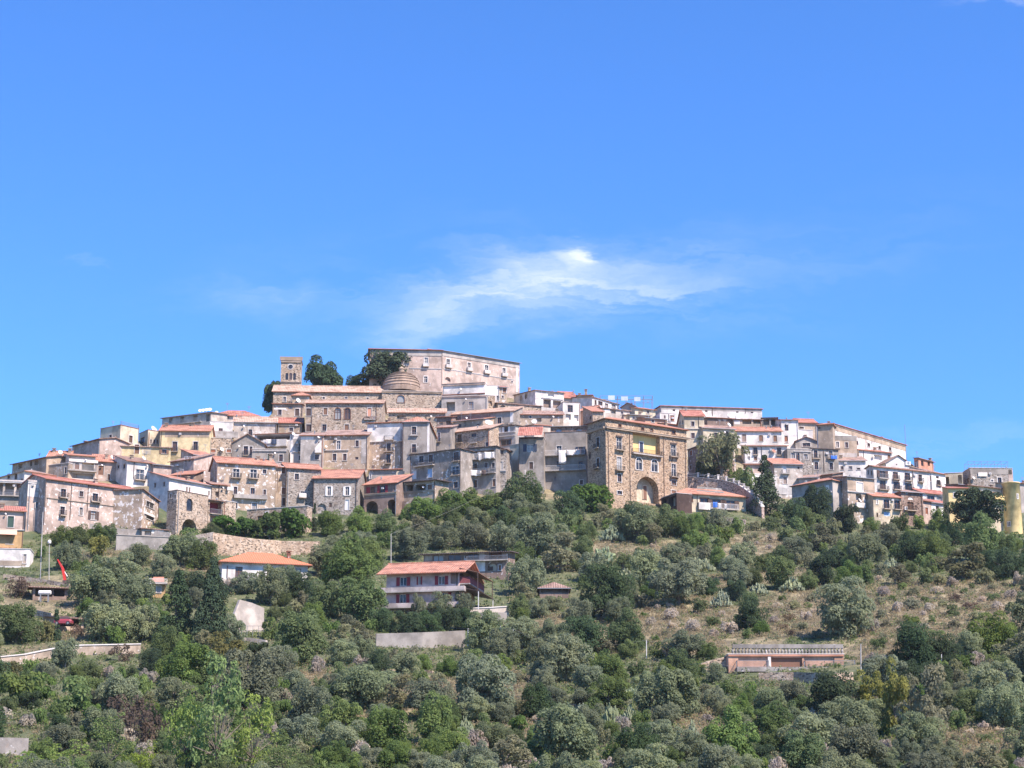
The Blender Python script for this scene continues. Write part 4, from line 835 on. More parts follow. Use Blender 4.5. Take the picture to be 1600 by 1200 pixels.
H('white house with three brown shuttered doors under a bright orange roof', (1148, 673.5, 1221, 674, 706), 'p:white:0.8', 'g',
  'c 1159.5 678.5 1166 690.5 s=brown; c 1186 680 1192 689.5 s=wood; c 1208.5 680.5 1214 690 s=wood; c 1226 681 1231 690 s=rust; p 1187 673 1192 675 m=k:white', D=9, rmat='orange', pitch=.36)
H('white house with two tall brown balcony doors and a dish, below the three door house', (1163.5, 697, 1230, 697, 732), 'p:white:0.9', 'm',
  'b 1177 699 1183.5 710 e=.15 o=.4; b 1214 699.5 1220.5 711 e=.15 o=.5; c 1178 713 1183 719.5 s=wood; k 1205 702 1212 709 m=brick; n 1190 698 1190 717; O 1168 713 1172 719 d=.4', D=8, rmat='old', pitch=.2)
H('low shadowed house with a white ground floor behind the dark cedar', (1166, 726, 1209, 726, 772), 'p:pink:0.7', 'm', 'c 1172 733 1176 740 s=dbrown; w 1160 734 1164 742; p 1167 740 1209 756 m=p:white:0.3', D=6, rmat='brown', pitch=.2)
H('white ridge house with a red roof and one dark window', (1220.5, 656, 1247, 656.5, 700), 'p:white:0.4', 'm', 'w 1226.5 662.5 1232 673 f=N; w 1226.5 682.5 1231.5 692', xs=1211, lf='', rmat='red', pitch=.2)
H('tan ridge house with a red roof between the white ridge house and the hipped house', (1247, 660, 1276, 661, 698), 'p:tan:0.8', 'g', 'c 1249 666.5 1256 670 s=dbrown', D=7, rmat='red', pitch=.4)
H('white terrace house with a curved parapet below the tan ridge house', (1244, 672, 1270, 673, 704), 'p:white:0.6', 'f', '', D=6, ah=.1, xs=1236)
H('small grey gabled house with a white awning window', (1243, 689.5, 1276, 689, 712), 'p:lgrey:0.6', 'x', 'w 1254 692 1266 698 c=G', D=6, rmat='old', pitch=.35)
H('grey house with three windows and a bare stone corner', (1230, 702, 1268, 703, 745), 'p:grey:0.7', 'f', 'w 1236 707 1242 716; w 1243.5 707 1249.5 721; w 1256 709.5 1262 718; r 1240 705.5 1267 706 h=.15; p 1255 717 1268 742 m=s:grey', D=7, ah=.1)
H('two storey grey house with balcony doors and a blue cloth on the rail', (1268.5, 701, 1309.5, 703, 745), 'p:grey:0.9', 'm',
  'b 1271.5 703.5 1277.5 716 e=.6 o=.6; b 1295 704.5 1301 716 e=.6 o=.6; w 1272.5 722 1278.5 733.5; w 1296 723 1301.5 734; k 1264 722 1269.5 728; n 1287 703 1287 738', D=7, rmat='dark', pitch=.06)
H('flat topped grey cement block above the blue cloth balcony', (1293, 683.5, 1338.5, 685, 740), 'p:tan:0.5', 'f',
  'p 1293 680.5 1338 688 m=p:grey:0.4; w 1320.5 691 1325 699.5; w 1306.5 690 1311 699 f=W; p 1311 708 1339 714 m=p:lgrey:1; p 1290 690 1306 702 m=p:lgrey:0.4', D=8, ah=.5, xs=1284)
H('long ridge building with peeling whitewash running down to the right', (1301, 662, 1415.5, 696, 726), 'p:white:1.7', 'm',
  'w 1309 667.5 1312.5 670 f=N; w 1324 672.5 1327.5 675.5 f=N; w 1355.5 692.5 1359.5 698; w 1372.5 697 1376 702; w 1389 699 1392.5 704; w 1338 689 1341 695 f=N; r 1301 664.5 1415 698.5 h=1.2 o=.06 m=p:tan:0.8 n=cornice', D=5, rmat='red', pitch=.12, ch='c 1376 .6; a 1392 1.5')
H('hip roofed house at the left end of the long receding ridge house', (1277.5, 664, 1301, 662.5, 706), 'p:tan:0.9', 'h', 'w 1278.5 667 1282 670 f=N', D=8, Y=HOUSES[-1][5].y - 2.5, rmat='orange', pitch=.3, ch='c 1303 .5')
H('white house with two small windows under a wavy tile roof, below the cement block', (1308.5, 720, 1352.5, 720, 748), 'p:white:0.7', 'm', 'w 1314 728.5 1318 734; w 1326.5 728.5 1331.5 734; w 1339 731 1344 734', D=7, rmat='old', pitch=.3)
H('white walled house with a long orange roof at the foot of the ridge building', (1342, 703, 1393, 708, 735), 'p:white:0.6', 'm', 'O 1366 711 1378 719 d=.8; c 1387 711 1391 720 s=wood; n 1349 704 1349 715', D=6, rmat='red', pitch=.25, ch='c 1367 .6 2')
H('low brown roofed house squeezed behind the corner stone house', (1265, 745.5, 1300, 741, 768), 'p:brown:0.7', 'm', 'O 1274 742 1281 746 d=.5', D=6, rmat='brown', pitch=.2)
H('beige stained house with a shaded balcony and a small orange roof right of the cedar', (1209.5, 725, 1254, 726, 780), 'p:offw:1.5', 'm',
  'c 1223.5 727.5 1229 738.5 s=pale; B 1221 734.5 1233 740 o=.7; c 1224 745.5 1229.5 756 s=brown; p 1212 757 1238 772 m=p:white:0.4; w 1223 763.5 1228.5 772; w 1246 729 1249 733 f=N', D=8, rmat='orange', pitch=.32)
H('pink walled house with a tile lean-to behind the shaded hip roofed house', (1248, 747.5, 1276, 746, 785), 'p:pink:0.8', 'm', '', D=6, rmat='old', pitch=.25)
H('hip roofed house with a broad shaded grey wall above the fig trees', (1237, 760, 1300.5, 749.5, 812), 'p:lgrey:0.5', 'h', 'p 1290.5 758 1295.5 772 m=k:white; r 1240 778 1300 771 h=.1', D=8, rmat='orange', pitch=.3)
H('corner stone house with a white shutter, a dish and a little balcony', (1323.5, 745, 1366, 749, 818), 'p:stone:1.6', 'm',
  'c 1338.5 754 1348 767.5 s=white f=W; O 1337.5 772 1346.5 790 d=.9; k 1338.5 779.5 1344.5 785.5; B 1336 786 1350 793 o=.7 p=p:white:0.4; w 1356.5 777 1359 780.5 f=N; r 1323.5 768 1364 770.5 h=.15; p 1324 751 1338 765 m=p:tan:0.5; p 1349 751 1365 766 m=p:tan:0.5', xs=1301, lf='w 1312 755 1316 763 f=S', rmat='old', pitch=.15)
H('white house with two rows of brown balcony doors on the right side of town', (1364.5, 729, 1452.5, 738, 782), 'p:white:0.7', 'g',
  's 1374.5 735.5 1383 747 s=dbrown f=N; b 1395 737.5 1403 749 e=.2; b 1413.5 739 1422 751 e=.2; b 1435 741.5 1440.5 753 e=.2; b 1374.5 750.5 1384 765 e=.6 f=N; b 1396 753 1406 765 e=.2; b 1414 755 1425 767 e=.3; B 1371 741 1387 747.5 o=.8; n 1426 735 1426 765; k 1437 752 1443 758', xs=1353, lf='', rmat='old', pitch=.25)
H('white gable end with a dark window behind the brown balcony house', (1383, 723.5, 1424, 726.5, 752), 'p:white:0.5', 'x', 'w 1407 718.5 1411 726 f=N; w 1400 722 1402 727 f=N; x 1414 721.5 1422 727', D=7, rmat='brown', pitch=.5)
H('salmon painted house on the right skyline', (1435, 716, 1458.5, 722.5, 752), 'p:salmon:0.4', 'm', 'w 1439 720 1443 728 f=N; w 1449.5 721.5 1453 728 f=N', xs=1428, lf='', rmat='brown', pitch=.1, ch='a 1430 2')
H('white house with a small balcony just below the salmon house', (1454, 737.5, 1477, 741.5, 775), 'p:white:0.7', 'm', 'w 1462.5 744 1467 747.5 f=N; b 1463.5 750 1469 758 e=.2 o=.4; c 1452.5 744 1455 752 s=wood', D=7, rmat='old', pitch=.3)
H('shadowed passage house with a cream end wall right of the small balcony house', (1476, 740, 1504, 739, 775), 'p:cream:0.9', 'f', 'O 1478 745 1483 758 d=2; O 1497 742 1503 756 d=1', D=6, ah=.1)
H('cream house with an orange roof and narrow slits before the brown balcony house', (1364, 775, 1407.5, 778, 822), 'p:cream:0.8', 'g',
  'b 1380.5 780.5 1389.5 795 c=B e=.2; b 1397 782 1405.5 796 c=B e=.2; w 1369.5 781 1371.5 787.5 f=W; w 1369.5 801 1372 808 f=N; c 1381 800 1391 806 s=sky f=N', D=7, rmat='orange', pitch=.32)
H('rubble stone house with a hipped roof and a white arch over its balcony', (1407.5, 768, 1441.5, 770.5, 822), 's:brown', 'h',
  'b 1418 784.5 1427.5 797.5 e=.5 f=N; O 1418.5 776.5 1427.5 781 d=.1 arch=1 m=k:white; v 1415 768.5 1418 771.5; v 1437 771.5 1440 774; x 1412.5 792 1417 797', D=8, rmat='old', pitch=.3)
H('white house with two modern windows under a red roof', (1441.5, 770, 1482.5, 774, 802), 'p:white:0.3', 'g', 'w 1448.5 774 1460 781.5 c=G; w 1463.5 775.5 1472.5 782 c=G', D=7, rmat='red', pitch=.35)
H('low white wing with a tiled lean-to roof below the two modern windows', (1455, 785, 1494, 789.5, 815), 'p:white:0.4', 'm', 'w 1462 790.5 1467 795.5 f=N; w 1485 792 1489 798 f=N', D=5, rmat='red', pitch=.3)
H('narrow pink doorway house between the stone house and the low white wing', (1441.5, 782, 1455, 784, 818), 'p:pink:1', 'm', 'd 1445.5 793 1450 803 s=rust', D=5, rmat='brown', pitch=.3)
H('stone and grey terrace house with a white window frame at the right of town', (1515.5, 733, 1582, 734, 775), 's:grey', 'f',
  'p 1515.5 733 1581 741 m=p:grey:0.4; p 1528 738.5 1542 744.5 m=k:white o=.3; w 1559 746 1565 755.5 f=W c=B; w 1548.5 749.5 1552 753 f=W; k 1518 745 1523 750; p 1576 734 1583 762 m=p:pink:0.5', xs=1501, ah=.35, lf='w 1511 747 1513.5 754 f=N', ch='t 1546 .6 1; p 1581 1.6')
H('grey house far right behind the yellow round tower', (1583.5, 754, 1615, 757, 800), 'p:lgrey:0.8', 'm', 'w 1589 760 1593 765', D=7, rmat='old', pitch=.15)
yb_ = H('yellow house with a round tower at the right edge of town', (1512, 758.5, 1564, 764, 832), 'p:cream:0.4', 'm',
  'w 1552.5 770 1560.5 782 f=B; B 1549 776 1572 783 o=1.2 p=k:yellow; p 1513 760 1530 800 m=p:lemony:0.6; n 1566 764 1566 822', D=7, rmat='brown', pitch=.12, oh=.6)
H('', (1481.5, 763, 1512, 763, 832), 'p:lemony:0.6', 'm', 'w 1490 770 1495 777', D=6, rmat='red', pitch=.2, root=yb_)
H('dark tiled porch beside the passage house above the yellow house', (1497, 757, 1516, 759, 785), 'p:brown:0.6', 'm', '', D=5, rmat='brown', pitch=.15)
# villa house with solar roof, below the ramp
rs = H('low cream house with dark solar panels on its orange hipped roof below the palazzo', (1057.5, 769.5, 1165, 776.5, 800), 'p:cream:0.4', 'h',
  'w 1063.5 776 1082 783 c=B f=B; w 1094 778 1107 786 c=B f=B; s 1113 780 1126 793 s=dbrown f=N; s 1135 782 1148 795 s=dbrown f=N; p 1090 786 1108 797 m=p:white:0.3 o=.8; n 1089.5 773 1089.5 792; B 1108 788 1152 796 o=1.0 rc=pale', D=9, rmat='orange', pitch=.38, oh=.6)
H('dark glazed lean-to at the left end of the solar roofed house', (1033, 779, 1057, 771, 800), 'p:dbrown:0.5', 'f', 'O 1035 779 1041.5 792 d=1.5; O 1044.5 776 1055 792 d=1.5', D=4, ah=.1, cat='lean-to', name='glazed_porch')
H('low pinkish house with a worn tile roof between the yellow and tan houses', (266, 722, 303, 717, 752), 'p:pink:1.2', 'm', 'w 288.5 714 292 722 c=W; w 294 714 298 722 c=W; p 270 728 286 740 m=p:tan:1', D=7, rmat='old', pitch=.3)
H('scruffy low roof beside the bright white upper wall', (268, 743, 303, 741, 770), 'p:brown:1', 'm', '', D=5, rmat='orange', pitch=.3)
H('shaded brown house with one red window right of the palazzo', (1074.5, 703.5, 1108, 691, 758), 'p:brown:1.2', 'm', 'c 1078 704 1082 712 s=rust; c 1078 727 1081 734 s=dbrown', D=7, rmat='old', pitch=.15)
H('pale ruined pillars house under the large airy tree', (1126, 722, 1150, 727, 764), 'p:offw:1.8', 'f', 'O 1129 727 1133 736 d=1; O 1136 729 1140 742 d=1; O 1143 732 1147 744 d=1', D=4, ah=.2)
H('white walled yard building behind the dark cedar', (1166, 742, 1214, 745, 778), 'p:white:0.7', 'f', 'c 1196 752 1201 760 s=dbrown', D=5, ah=.2)
H('low brown house wedged above the small red roofed recess house', (356, 742, 366, 741, 775), 'p:tan:1.2', 'm', '', D=5, rmat='old', pitch=.3)
# ------------------------------------------------------------------ pieces that need their own shape
def local(root, P):
    a = root.rotation_euler[2]; d = Vector(P) - root.location
    return Vector((d.x * math.cos(a) + d.y * math.sin(a), -d.x * math.sin(a) + d.y * math.cos(a), d.z))
def find(root): return next(h for h in HOUSES if h[0] is root)
def roofpt(root, px, py, pitch, lift=.25):
    _, fc, W, Hh, D, P0, a = find(root); b = Vector((-math.sin(a), math.cos(a), 0)); r = ray(px, py)
    zE = P0.z + lift; tt = (zE - pitch * P0.dot(b)) / (r.z - pitch * r.dot(b)); return local(root, r * tt)

# apse with its ribbed dome
dr = H('round stone apse with a stepped dome and a small lantern', (597, 610.5, 690, 612.5, 650), 's:stone', 'f', 'a 620.5 617.5 632 629 c=N f=B; r 596 611 691 613 h=.4 o=.3 m=tile n=cornice'.replace('m=tile', 'm=p:tan:0.6'), D=15, cat='church', name='domed_apse', ah=.05)
_, fc, W, Hh, D, P0, a = find(dr)
c = at(627, 608, P0.y + 8.0); lc = local(dr, c); R = 30 * mpp(c); mb = MB(); prof = []
hd = 26 * mpp(c)
N = 8
for k in range(N):
    t0, t1 = k / N, (k + 1) / N
    r0 = R * math.cos(t0 * math.pi / 2 * .94); z0 = hd * math.sin(t0 * math.pi / 2)
    dz = hd * math.sin(t1 * math.pi / 2) - z0; r1_ = R * math.cos(t1 * math.pi / 2 * .94)
    prof += [(r0 * .97, z0), (r0 * .96, z0 + dz * .45), (r0 * .96 + .16, z0 + dz * .45), (r0 * .96 + .14, z0 + dz * .6), (r1_ * .97, z0 + dz * .98)]
prof += [(R * .10, hd), (.01, hd)]
prof = [(R * 1.03, -1.2), (R * 1.03, -.1)] + prof
mb.lathe([(r, lc.z + z) for r, z in prof], 40, (lc.x, lc.y)); dm = part('dome', mb, wallmat('p:dome:0.6'), dr)
mb = MB(); mb.lathe([(.7, lc.z + hd - .2), (.7, lc.z + hd + 1.0), (.9, lc.z + hd + 1.1), (.8, lc.z + hd + 1.3), (.01, lc.z + hd + 1.9)], 12, (lc.x, lc.y)); part('lantern', mb, wallmat('p:tan:0.8'), dm)

# lightning rod on the bell tower
_, fc, W, Hh, D, P0, a = find(tw); mb = MB(); mb.tube((W * .85, D / 2, Hh), (W * .85, D / 2, Hh + 3.2), .05); part('lightning_rod', mb, flat('metal'), tw)

# round yellow tower
P = at(1579.5, 757, Yf(1579, 832) - 3); lc = local(yb_, P); R = 13.5 * mpp(P); zb = local(yb_, at(1579, 832, P.y)).z - 3
mb = MB(); mb.lathe([(R, zb), (R, lc.z), (R * 1.08, lc.z + .05), (R * 1.08, lc.z + .3), (R * .9, lc.z + .3), (R * .9, lc.z - .2), (.01, lc.z - .2)], 40, (lc.x, lc.y)); twr = part('round_tower', mb, wallmat('p:lemony:0.6'), yb_)
for o_ in [twr]:
    for p_ in o_.data.polygons: p_.use_smooth = abs(p_.normal.z) < .3
def tower_window(px0, py0, px1, py1):
    q = at((px0 + px1) / 2, (py0 + py1) / 2, P.y - R * .9); l = local(yb_, q); hw = (px1 - px0) / 2 * mpp(q); hh = (py1 - py0) / 2 * mpp(q)
    dv = (l - Vector((lc.x, lc.y, l.z))); dv.z = 0; dv.normalize(); e = Vector((-dv.y, dv.x, 0)); cc = Vector((lc.x, lc.y, l.z)) + dv * (R + .02)
    mb = MB(); pm = MB()
    for (s0, s1, z0, z1) in ((-hw - .12, -hw, -hh - .12, hh + .12), (hw, hw + .12, -hh - .12, hh + .12), (-hw, hw, hh, hh + .12), (-hw, hw, -hh - .12, -hh), (-.04, .04, -hh, hh)):
        mb.quad(*[cc + e * x + dv * .06 + Vector((0, 0, z)) for x, z in ((s0, z0), (s1, z0), (s1, z1), (s0, z1))])
    pm.quad(*[cc + e * x + dv * .02 + Vector((0, 0, z)) for x, z in ((-hw, -hh), (hw, -hh), (hw, hh), (-hw, hh))])
    wn = part('window', mb, wallmat('k:white'), twr); part('pane', pm, glassmat(False), wn)
tower_window(1572.5, 815, 1577.5, 822); tower_window(1588.5, 772, 1591, 779)

# solar panels on the orange roof
mb = MB(); q = [roofpt(rs, *p, .38, .36) for p in ((1088, 766.5), (1131, 770), (1127, 763), (1090, 760.5))]
mb.slab(q, .06); sp = part('solar_panel', mb, glassmat(True), rs)

# steel pergola and white sheets over the ridge roofs
def frame_thing(name, label, cat, px0, px1, ytop, ybot, Y, nx, depth=4, r=.05, sheets=(), mat='metal', group=None):
    B = at(px0, ybot, Y); E = at(px1, ybot, Y); B.z = min(B.z, E.z); root = empty(name, B, 0, label, cat, group); L = E.x - B.x; h = at(px0, ytop, Y).z - B.z
    for k in range(nx + 1):
        mb = MB()
        for v in (0, depth): mb.tube((L * k / nx, v, -1.5), (L * k / nx, v, h), r)
        part('post', mb, flat(mat), root)
    mb = MB()
    for v in (0, depth):
        for z in (h, h * .5): mb.tube((0, v, z), (L, v, z), r * .8)
    for k in range(nx + 1): mb.tube((L * k / nx, 0, h), (L * k / nx, depth, h), r * .8)
    part('frame', mb, flat(mat), root)
    for (a0, a1, y0, y1) in sheets:
        s0, s1 = at(a0, y0, Y).x - B.x, at(a1, y0, Y).x - B.x; z1, z0 = at(a0, y0, Y).z - B.z, at(a0, y1, Y).z - B.z
        mb = MB(); mb.box((s0, -.05, z0), (s1, -.1, z1)); part('screen', mb, wallmat('k:screen'), root)
    return root
frame_thing('pergola', 'roof terrace frame with three white screens on the ridge behind the palazzo', 'pergola', 938, 1020, 618.5, 630, Yf(980, 662) + 6, 6, 4, .075, ((950, 960.5, 618, 625), (970.5, 981, 619.5, 626), (991, 1000.5, 620.5, 627)))
frame_thing('pergola', 'curved steel pergola frame on the roof of the stone terrace house', 'pergola', 1513, 1575, 721, 731, Yf(1548, 775) + 1.5, 6, 4, .05)

# ------------------------------------------------------------------ walls, ramp and terraces of the slope
def wallrun(label, pts, mat, name='retaining_wall', th=.6, cat='wall', cap=None, Ys=None, posts=0, group=None, deep=3.0):
    tops, bots = [], []
    for k, (px, yt, yb) in enumerate(pts):
        Y = Ys[k] if Ys else Yf(px, yb); tops.append(at(px, yt, Y)); b = at(px, yb, Y); bots.append(b.z - deep)
    root = empty(name, (tops[0].x, tops[0].y, bots[0]), 0, label, cat, group); O = root.location
    def strip(h0, h1, w0, w1, nm, m, par=root):
        mb = MB(); n = len(tops); dirs = []
        for k in range(n):
            d = (tops[min(k + 1, n - 1)] - tops[max(k - 1, 0)]); d.z = 0; d.normalize(); dirs.append(Vector((-d.y, d.x, 0)))
        for k in range(n):
            p = Vector(tops[k]) - O; d = dirs[k]
            for off, z in ((w0, h0(k)), (w1, h0(k)), (w1, h1(k)), (w0, h1(k))): mb.v.append((p.x + d.x * off, p.y + d.y * off, z - O.z))
        for k in range(n - 1):
            i, j = k * 4, k * 4 + 4
            for q in range(4): mb.f.append((i + q, j + q, j + (q + 1) % 4, i + (q + 1) % 4))
        mb.f.append((0, 1, 2, 3)); i = (n - 1) * 4; mb.f.append((i + 3, i + 2, i + 1, i)); return part(nm, mb, m, par)
    strip(lambda k: bots[k], lambda k: tops[k].z, 0, th, 'wall', wallmat(mat))
    if cap: strip(lambda k: tops[k].z + .01, lambda k: tops[k].z + .16, -.12, th + .12, 'coping', wallmat(cap))
    if posts:
        L = [0]
        for k in range(1, len(tops)): L.append(L[-1] + (tops[k] - tops[k - 1]).length)
        for q in range(posts):
            s = L[-1] * q / (posts - 1); p = Vector([float(np.interp(s, L, [tp[i] for tp in tops])) for i in range(3)]) - O
            mb = MB(); mb.box((p.x - .22, p.y, p.z + .1), (p.x + .22, p.y + .44, p.z + 1.15)); mb.box((p.x - .3, p.y - .08, p.z + 1.15), (p.x + .3, p.y + .52, p.z + 1.28)); part('post', mb, wallmat('k:pale'), root)
        mb = MB()
        for k in range(len(tops) - 1):
            for z in (.95, .6): mb.tube(tops[k] - O + Vector((0, .2, z)), tops[k + 1] - O + Vector((0, .2, z)), .07)
        part('rail', mb, wallmat('k:pale'), root)
    return root
wallrun('curving pink stone ramp wall with white baluster posts, right of the palazzo', [(1074, 745, 800), (1100, 747, 800), (1125, 750, 800), (1145, 754.5, 800), (1160, 762, 800), (1172, 771, 800), (1182, 781, 800), (1190, 792, 802)], 's:pink', 'ramp_wall', .6, cap='k:pale',
        Ys=[462, 461, 459, 456, 452, 448, 444, 440], posts=13)
wallrun('white gate pier wall below the curving ramp', [(1187, 790, 802), (1200, 785, 802), (1213, 784, 802)], 'p:offw:1', cap='k:pale')
wallrun('big stone retaining wall above the white house with the orange roof', [(333, 832, 868), (370, 838, 868), (400, 842, 868), (440, 845, 866), (500, 846, 866)], 's:tan', th=1)
wallrun('dark shaded stone wall running back below the archway', [(296, 838, 866), (334, 831, 868)], 's:grey', th=1)
wallrun('grey concrete retaining wall under the long stained house', [(182, 836, 858), (225, 838, 858), (266, 840, 858)], 'p:concrete:0.6', th=.5, cap='k:concrete')
wallrun('pale garden wall in front of the long stained house', [(140, 818, 832), (190, 826, 838), (240, 829, 842), (266, 832, 846)], 'p:offw:1', th=.4)
wallrun('long concrete retaining wall below the villa garden', [(588, 990, 1013), (660, 988, 1013), (727, 985, 1010)], 'p:concrete:0.4', th=.5)
wallrun('grey terrace wall at the right hand side of the villa', [(748, 957, 976), (792, 957, 976)], 'k:grey', th=.5)
wallrun('pale roadside wall at the left below the sheds', [(-30, 1030, 1044), (40, 1023, 1038), (85, 1014, 1030), (125, 1009, 1026), (220, 1007, 1022)], 'p:stone:1', th=.5, cap='k:pale')
wallrun('low pale wall with upright posts above the roadside wall', [(38, 948, 962), (58, 953, 966), (80, 958, 972)], 's:stone', th=.3)
wallrun('rubble terrace wall left of the peach garage', [(1092, 1040, 1052), (1110, 1032, 1048), (1138, 1025, 1046)], 's:stone', th=.6)
wallrun('dry stone wall under the peach garage terrace', [(1185, 1051, 1064), (1240, 1050, 1064), (1300, 1052, 1070), (1333, 1050, 1062)], 's:stone', th=.8)
wallrun('whitish boulder wall at the bottom left corner', [(-20, 1152, 1180), (45, 1153, 1178)], 'p:lgrey:1', th=1)
wallrun('pale path wall in front of the pink and orange house', [(5, 897, 903), (40, 901, 906), (75, 906, 911), (108, 912, 917)], 's:stone', th=.4)

for lb, pts in (('low pale terrace wall left of the prickly pear ledge', [(838, 868, 872), (870, 866, 870), (902, 869, 873)]), ('low rubble terrace wall above the mossy tiled hut', [(848, 884, 888), (880, 882, 887), (915, 884, 888)]),
                ('low rubble terrace wall under the solar roofed house', [(1100, 806, 811), (1130, 807, 813), (1165, 812, 817)]), ('broken terrace wall on the pale scrub slope', [(965, 1002, 1006), (1000, 1000, 1005), (1040, 1004, 1008)]),
                ('broken terrace wall high on the dry right slope', [(1395, 935, 939), (1430, 931, 936), (1470, 934, 938)]), ('low rubble wall below the garden retaining wall', [(600, 1046, 1050), (640, 1044, 1048), (675, 1048, 1052)]),
                ('low stone edge in the lower centre grove', [(835, 1098, 1102), (870, 1096, 1101), (900, 1100, 1104)])):
    wallrun(lb, pts, 's:stone', 'terrace_wall', .5)

# white house with the orange roof
v1 = H('white bungalow with a smooth bright orange hipped roof on the left slope', (347.5, 876, 481, 882, 914), 'p:white:0.2', 'h',
       'w 367.5 885.5 379 905 c=B f=N; w 456 888.5 470.5 898 f=N; c 417 886 428 900 s=dbrown f=N; n 355 884 355 903', D=11, rmat='new', pitch=.44, oh=.7, kp=1, ch='c 451 1.0 3 brick', cat='bungalow', name='bungalow')
# villa with red shutters
vl = H('two storey villa with dark red shutters, white balconies and a salmon tile roof', (604, 895, 717, 891.5, 962), 'p:mauve:0.4', 'g',
       's 625 902 635.5 915.5 s=maroon f=N c=W l=1; q 653.5 901 657.5 913.5 s=maroon f=N c=W; s 685 900 695 913.5 s=maroon f=N c=W l=1; s 624.5 928.5 634.5 942.5 s=maroon f=N c=W l=1; s 690 926 700 939 s=maroon f=N c=W;'
       'B 588 918.5 728 924.5 o=1.3 p=p:mauvel:0.9; B 588 943 728 949 o=1.3 p=p:mauvel:0.9; n 714 893 714 942; O 704 894 716 912 d=1.2 m=k:maroon; w 640 953 645 957 f=N; w 665 952 670 957 f=N', D=12, rmat='orange', pitch=.37, oh=1.4, kp=1,
       rf='O 719 897 727 914 d=1.5 m=k:maroon; O 729 900 735 917 d=2; B 718 908 741 918 o=1.8 p=k:red; u 717 894 741 902 o=3.4 m=wood post=3; u 718 924 742 930 o=3.4 m=dbrown post=3.2 pc=pale; O 720 930 728 945 d=2; d 731 932 736 944 s=wood', cat='villa', name='villa', found=4)
wallrun('white parapet of the villa side terrace', [(735, 951, 962), (765, 950, 962), (795, 948, 962)], 'k:offw', th=.3, cap='k:white')
cq = H('chalet with a dark timber roof and brick and blue glazed front behind the villa', (662, 867, 794, 862.5, 900), 'p:brown:1.2', 'm',
       'p 664 868 675 876 m=p:stone:1; w 677 867.5 693 877 f=N c=B l=1; w 700 866.5 720 876 f=N c=B l=1; w 731 865 748 873.5 f=N; p 749 862.5 757 875 m=p:offw:0.4; O 764 863 784 873 d=1.5 m=p:brick:1; p 734 876 758 893 m=p:white:0.6; O 738 883 741.5 890 d=.5; B 730 869 794 875.5 o=.9; O 762.5 880 776 892 d=.4 arch=1 m=k:cream; c 763.5 885 770 891 s=dbrown f=N; c 779 883 783 891 s=wood', D=6, rmat='dark', pitch=.10, oh=.8, cat='chalet', name='chalet')
# garage bunker on the right
gb = H('long low peach painted garage block with a concrete balustrade on its roof', (1138, 1023.5, 1318, 1023.5, 1046), 'p:peach:0.3', 'f',
       'O 1153.5 1026 1199.5 1043 d=.15 m=p:peach:0.4; c 1205 1027.5 1253.5 1043.5 s=wood d=.4 f=N; O 1256.5 1026 1304 1043 d=.15 m=p:peach:0.5; p 1200 1026 1204.5 1043.5 m=k:white o=.1; B 1150 1033 1200 1043.5 o=1.2 rc=metal; B 1256 1033 1335 1043.5 o=1.2 rc=metal; p 1138 1023 1318 1025.5 o=.15 m=p:salmon:0.3 n=fascia; p 1150 1043.8 1336 1051 o=1.6 m=p:concrete:1 n=terrace', D=6, ah=.1, cat='garage', name='garage_block', found=2)
_, fc, W, Hh, D, P0, a = find(gb); bal = MB()
for k in range(34):
    u = W * (.04 + .95 * k / 33); bal.lathe([(.10, Hh + .1), (.15, Hh + .25), (.2, Hh + .55), (.10, Hh + .85), (.14, Hh + .95)], 8, (u, .12))
bo = part('balustrade', bal, wallmat('p:concrete:1'), gb); bo['kind'] = 'stuff'
mb = MB(); mb.box((W * .04, -.05, Hh + .95), (W, .4, Hh + 1.5)); part('coping', mb, wallmat('p:concrete:1'), bo)
# sheds
H('small hut with a mossy hipped tile roof among the olives right of the villa', (843, 918.5, 889, 918.5, 935), 'p:brown:1', 'h', 'O 845 919 888 926 d=1', D=5, rmat='brown', pitch=.42, cat='hut', name='tiled_hut')
H('yellowish hut with a white railed roof deck holding red furniture, left of the tall pines', (234, 912, 258, 912.5, 935), 'p:ochre:0.8', 'f', 'c 245 916 251 926 s=grey; B 232 905 262 911.5 o=.8 rc=pale', D=5, ah=.05, cat='hut', name='deck_hut')
H('dark open shed with a flat roof sheltering a white tank', (52, 918, 107, 920, 937), 'p:brown:1', 'm', 'O 55 919 82 932 d=3; O 84 919.5 101 932 d=3', D=6, rmat='brown', pitch=.06, oh=.8, cat='shed', name='open_shed')
H('brown open carport with a tin roof at the bend of the lane', (90, 964.5, 131, 967.5, 984), 'p:tan:1', 'm', 'O 92 966 127 979 d=4 m=p:brown:1', D=6, rmat='old', pitch=.12, oh=.8, cat='carport', name='carport')
H('low grey walled store with a white door under the long stained house', (222, 826, 262, 829, 842), 'p:grey:0.8', 'm', 'p 237 828 256 834 m=k:white; O 226 830 236 836 d=1', D=5, rmat='brown', pitch=.08, cat='store', name='store_house')
wr = wallrun('white rendered driveway wall with a wire fence, right of the tall pines', [(357, 984, 994), (375, 937, 992), (394, 942, 990), (413, 950, 988)], 'p:offw:0.4', th=.5)
wallrun('pale kerb wall at the foot of the white driveway wall', [(352, 994, 1004), (385, 996, 1006), (415, 1000, 1010)], 'p:offw:1', th=.5)

frame_thing('wire_fence', 'low wire fence in front of the white driveway wall', 'fence', 360, 412, 978, 992, Yf(385, 994) - 2, 6, .05, .03)
